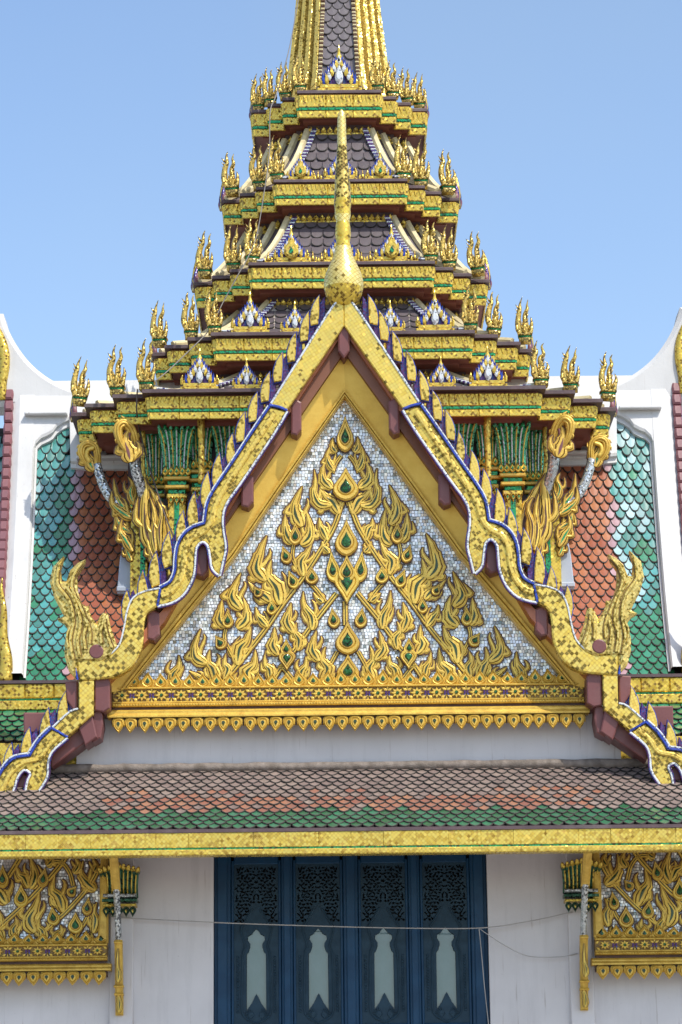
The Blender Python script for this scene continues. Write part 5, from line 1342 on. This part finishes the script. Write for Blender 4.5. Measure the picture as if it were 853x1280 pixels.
def pillar(px, Yp, mir, w=.11, ytop=527, ycol=612):
    """square gold and green pillar with ringed collar and tall lotus leaves"""
    X = at(px, 600, Yp).x * mir; zc_ = at(px, ycol, Yp).z; zt_ = at(px, ytop, Yp).z; zl_ = zc_ - 2.4
    mb = MB(); mb.bbox(X - w, X + w, Yp - w, Yp + w, zl_, zc_ - .1, .012, 0); mb.box(X - w * .28, X + w * .28, Yp - w - .012, Yp, zl_, zc_ - .1, 1)
    pl = mb.build('pillar', [M['mos_fascia'], M['green_glass']], spire)
    for dz_, ww, hh, mm in ((-.12, 1.15, .03, 'mos_fine'), (-.06, 1.0, .035, 'green_glass'), (.0, 1.4, .025, 'gilt_mould'), (.055, 1.1, .035, 'green_glass'), (.115, 1.5, .025, 'gilt_mould'), (.16, 1.2, .025, 'green_glass')):
        mb = MB(); W = w * ww; mb.bbox(X - W, X + W, Yp - W, Yp + W, zc_ + dz_ - hh, zc_ + dz_ + hh, .012); mb.build('collar_ring', M[mm], pl)
    lm_ = leaf_mesh('collar_leaf', .075, .13, .03, [M['mos_fine'], M['green_glass']], up=False, tri=False)
    for i in range(3): obj('collar_leaf', lm_, pl, Matrix.Translation((X + (i - 1) * .075, Yp - w * 1.1, zc_ - .13)))
    lu = leaf_mesh('cup_leaf', .085, .14, .03, [M['mos_fine'], M['green_glass']], up=True, tri=False)
    for i in range(5): obj('cup_leaf', lu, pl, Matrix.Translation((X + (i - 2) * .075, Yp - w * 1.3, zc_ + .15)))
    for i in range(7):
        u = (i - 3) / 3; H = zt_ - zc_ - .2
        P = [(X + u * w * 1.2, Yp - w * .9, zc_ + .17), (X + u * w * 1.3, Yp - w * 1.1, zc_ + .17 + H * .4), (X + u * w * 1.6, Yp - w * 1.5, zc_ + .17 + H * .75), (X + u * w * 2.1, Yp - w * 2.2, zc_ + .17 + H)]
        S_ = cr(P, 4); mb = MB(); mb.tube(S_, [.046 if m < 9 else .046 * (13 - m) / 4 + .004 for m in range(13)], 6, 0 if i % 2 == 0 else 1, .7)
        P2 = [(a.x, a.y - .036, a.z) for a in S_[:11]]
        mb.tube(P2, [.011] * 11, 5, 2)
        mb.build('capital_leaf', [M['green_leaf'], M['green_glass'], M['white_rim'] if i % 2 else M['mos_fine']], pl, True)
    return pl
for mir in (1, -1):
    pillar(222, YC - Rb - .05, mir, .115, 535, 612); pillar(250, YC - Rb + .0, mir, .10, 530, 603); pillar(288, YC - Rb - .05, mir, .115, 530, 603); pillar(196, YC - Rb + .25, mir, .09, 540, 622)
    # corner pillar
    Yc_ = YC - Rb + .12
    X = at(175, 660, Yc_).x * mir; zc_ = at(177, 632, Yc_).z; mb = MB(); w = .115
    mb.bbox(X - w, X + w, Yc_ - w, Yc_ + w, zc_ - 1.6, zc_, .01, 0)
    mb.box(X + mir * w * .15, X + mir * w * .75, Yc_ - w - .014, Yc_, zc_ - 1.6, zc_, 1) if mir > 0 else mb.box(X - w * .75, X - w * .15, Yc_ - w - .014, Yc_, zc_ - 1.6, zc_, 1)
    cp = mb.build('corner_pillar', [M['mos_fascia'], M['green_glass']], spire)
    for dz_, ww, hh, mm in ((.02, 1.15, .03, 'green_glass'), (.07, 1.3, .025, 'gilt_mould'), (.12, 1.1, .03, 'green_glass'), (.2, .95, .05, 'green_leaf'), (.3, .8, .06, 'mos_fine')):
        mb = MB(); W = w * ww; mb.bbox(X - W, X + W, Yc_ - W, Yc_ + W, zc_ + dz_ - hh, zc_ + dz_ + hh, .012); mb.build('collar_ring', M[mm], cp)
    lm_ = leaf_mesh('collar_leaf', .075, .12, .03, [M['mos_fine'], M['green_glass']], up=False, tri=False)
    for i in range(4): obj('collar_leaf', lm_, cp, Matrix.Translation((X + (i - 1.5) * .065, Yc_ - w * 1.15, zc_ + .01)))
    # bracket seen side-on: silver S neck, gold curl
    def pw(pts, Y): return [Vector((at(x, y, Y).x * mir, Y, at(x, y, Y).z)) for x, y in pts]
    Yb_ = Yc_ - .05
    mb = MB(); S_ = cr(pw([(165, 642), (150, 634), (140, 624), (131, 610), (125, 594), (121, 580)], Yb_), 4); mb.tube(S_, [.075 - .015 * m / 20 for m in range(21)], 8, 0, .9); nk = mb.build('eave_bracket', M['silver'], spire, True)
    mb = MB(); S_ = cr(pw([(121.5, 582), (122, 570), (119, 559), (111, 555), (104, 558), (102, 566), (106, 576), (112, 584), (117, 590)], Yb_), 4); feather(mb, S_, [.042 + .012 * math.sin(m / 32 * math.pi) - .034 * max(0, (m - 20) / 12) for m in range(33)])
    mb.tube(cr(pw([(118, 560), (110, 563), (109, 571), (114, 578)], Yb_ - .05), 4), [.03] * 12 + [.01], 6, 1)
    mb.build('bracket_curl', [M['gilt_mould'], M['gilt']], nk, True)
    GL = [M['gilt_mould'], M['green_glass'], M['outline']]
    leaf_part(nk, [(117, 590), (113, 578), (109, 567), (112, 557)], 17, Yb_ + .01, mir, .05, mats=GL)
    for sp, wd, dY in (([(166, 646), (154, 634), (145, 618), (142, 597)], 13, -.06), ([(165, 650), (152, 642), (141, 630), (141, 613)], 14, -.10), ([(165, 668), (153, 660), (147, 648), (145, 634)], 13, -.08), ([(166, 690), (157, 676), (151, 664), (153, 648)], 14, -.12), ([(168, 632), (163, 618), (166, 606), (161, 596)], 10, -.14), ([(166, 702), (160, 690), (157, 680)], 10, -.1)):
        leaf_part(nk, sp, wd, Yc_ + dY, mir, .06, mats=GL)
    # bracket coming towards the viewer: silver neck, gold hooked head
    Yb2 = Yc_ - .32
    mb = MB(); S_ = cr([Vector(v) + Vector((0, dy, 0)) for v, dy in zip(pw([(181, 628), (177, 610), (171, 592), (168, 570)], Yb2), (.15, .05, -.05, -.12))], 4); mb.tube(S_, [.07] * 13, 8, 0, .8); n2 = mb.build('eave_bracket', M['silver'], spire, True)
    mb = MB(); S_ = cr([Vector(v) + Vector((0, dy, 0)) for v, dy in zip(pw([(170, 574), (170, 556), (165, 542), (157, 536), (150, 542), (151, 555), (157, 567), (163, 576)], Yb2), (-.12, -.16, -.2, -.24, -.26, -.26, -.25, -.24))], 4); feather(mb, S_, [.052 + .014 * math.sin(m / 28 * math.pi) - .048 * max(0, (m - 16) / 12) for m in range(29)])
    mb.tube(cr([Vector(v) + Vector((0, -.22, 0)) for v in pw([(164, 547), (162, 558), (165, 570)], Yb2)], 4), [.025] * 8 + [.01], 6, 1)
    mb.build('bracket_curl', [M['gilt_mould'], M['maroon']], n2, True)
    leaf_part(n2, [(164, 578), (160, 565), (156, 551), (160, 538)], 21, Yb2 - .22, mir, .05, mats=[M['gilt_mould'], M['maroon'], M['outline']])
    mb = MB(); mb.tube(cr(pw([(179, 536), (180, 552), (179, 580), (182, 602)], Yc_ - .2), 4), [.03] * 13, 6, 0); mb.build('bracket_rod', M['mos_fine'], n2, True)
    for sp, wd, dY in (([(194, 690), (184, 668), (181, 640), (183, 612), (180, 596)], 20, -.25), ([(199, 700), (208, 672), (206, 648), (194, 622), (184, 604)], 20, -.22), ([(196, 694), (192, 668), (194, 644), (188, 622)], 13, -.30), ([(202, 690), (199, 664), (203, 642), (196, 626)], 12, -.32), ([(192, 704), (188, 690), (184, 672)], 11, -.28)):
        leaf_part(n2, sp, wd, Yc_ + dY, mir, .08, mats=[M['gilt'], M['outline'], M['outline']])
    # slim bracket rod standing before the capitals
    mb = MB(); mb.tube(cr(pw([(252, 604), (252, 570), (252, 545), (251.5, 524)], YC - Rb - .42), 4), [.045] * 8 + [.055] * 5, 6, 0); mb.build('eave_bracket', M['mos_fine'], spire, True)
    # pale block at the foot of the corner pillar
    w = xz([(153, 682), (176, 682), (176, 742), (147, 742), (147, 734), (150, 700)], Yc_ + .0, mir); mb = MB(); mb.relief(w, Yc_ + .4, Yc_ + .0, .01, .012)
    w = xz([(146, 733), (177, 733), (177, 739), (146, 739)], Yc_ - .03, mir); mb.relief(w, Yc_ + .4, Yc_ - .03, .01, .01); mb.build('pillar_foot', M['grey_block'], spire)

# ================================================================== cables
def cable(pts, rad, mat, label, sag=None):
    P = [at(x, y, Y) for x, y, Y in pts]
    S_ = cr(P, 6); mb = MB(); mb.tube(S_, rad, 6)
    o = mb.build('cable', M[mat], None, True); o['label'] = label; o['category'] = 'cable'
    return o
cable([(120, 1143, -.05), (168, 1148, -.08), (267, 1153, -.10), (380, 1157, -.12), (500, 1160, -.13), (600, 1160, -.12), (660, 1152, -.1), (716, 1140, -.08)], .0075, 'cable', 'pale cable strung straight across the door between the brackets')
cable([(599, 1160, -.13), (602, 1190, -.12), (606, 1235, -.1), (613, 1300, -.08), (617, 1340, -.05)], .006, 'cable', 'pale cable hanging down beside the door from the strung one')
cable([(600, 1161, -.12), (628, 1180, -.1), (660, 1195, -.07), (700, 1196, -.06), (722, 1192, -.07)], .005, 'cable', 'thin cable sagging over the bare wall from the door corner to a bracket')
cable([(374, -6, 3.5), (366, 40, 3.35), (358, 76, 3.2), (345, 120, 3.1), (338, 140, 2.85), (337, 190, 2.75), (332, 230, 2.62), (322, 290, 2.5), (312, 318, 2.3), (297, 345, 2.2), (278, 380, 2.15), (262, 412, 2.0), (235, 440, 1.8), (205, 468, 1.55), (182, 484, 1.1)], .008, 'cable_mid', 'pale lightning cable running down over the spire storeys')
cable([(172, 486, .95), (171, 512, 1.05), (174, 535, 1.4), (182, 566, 1.5), (192, 600, 1.45), (205, 640, 1.35), (217, 670, 1.1)], .011, 'cable_dark', 'dark cable dropping below the first storey past the pillars')
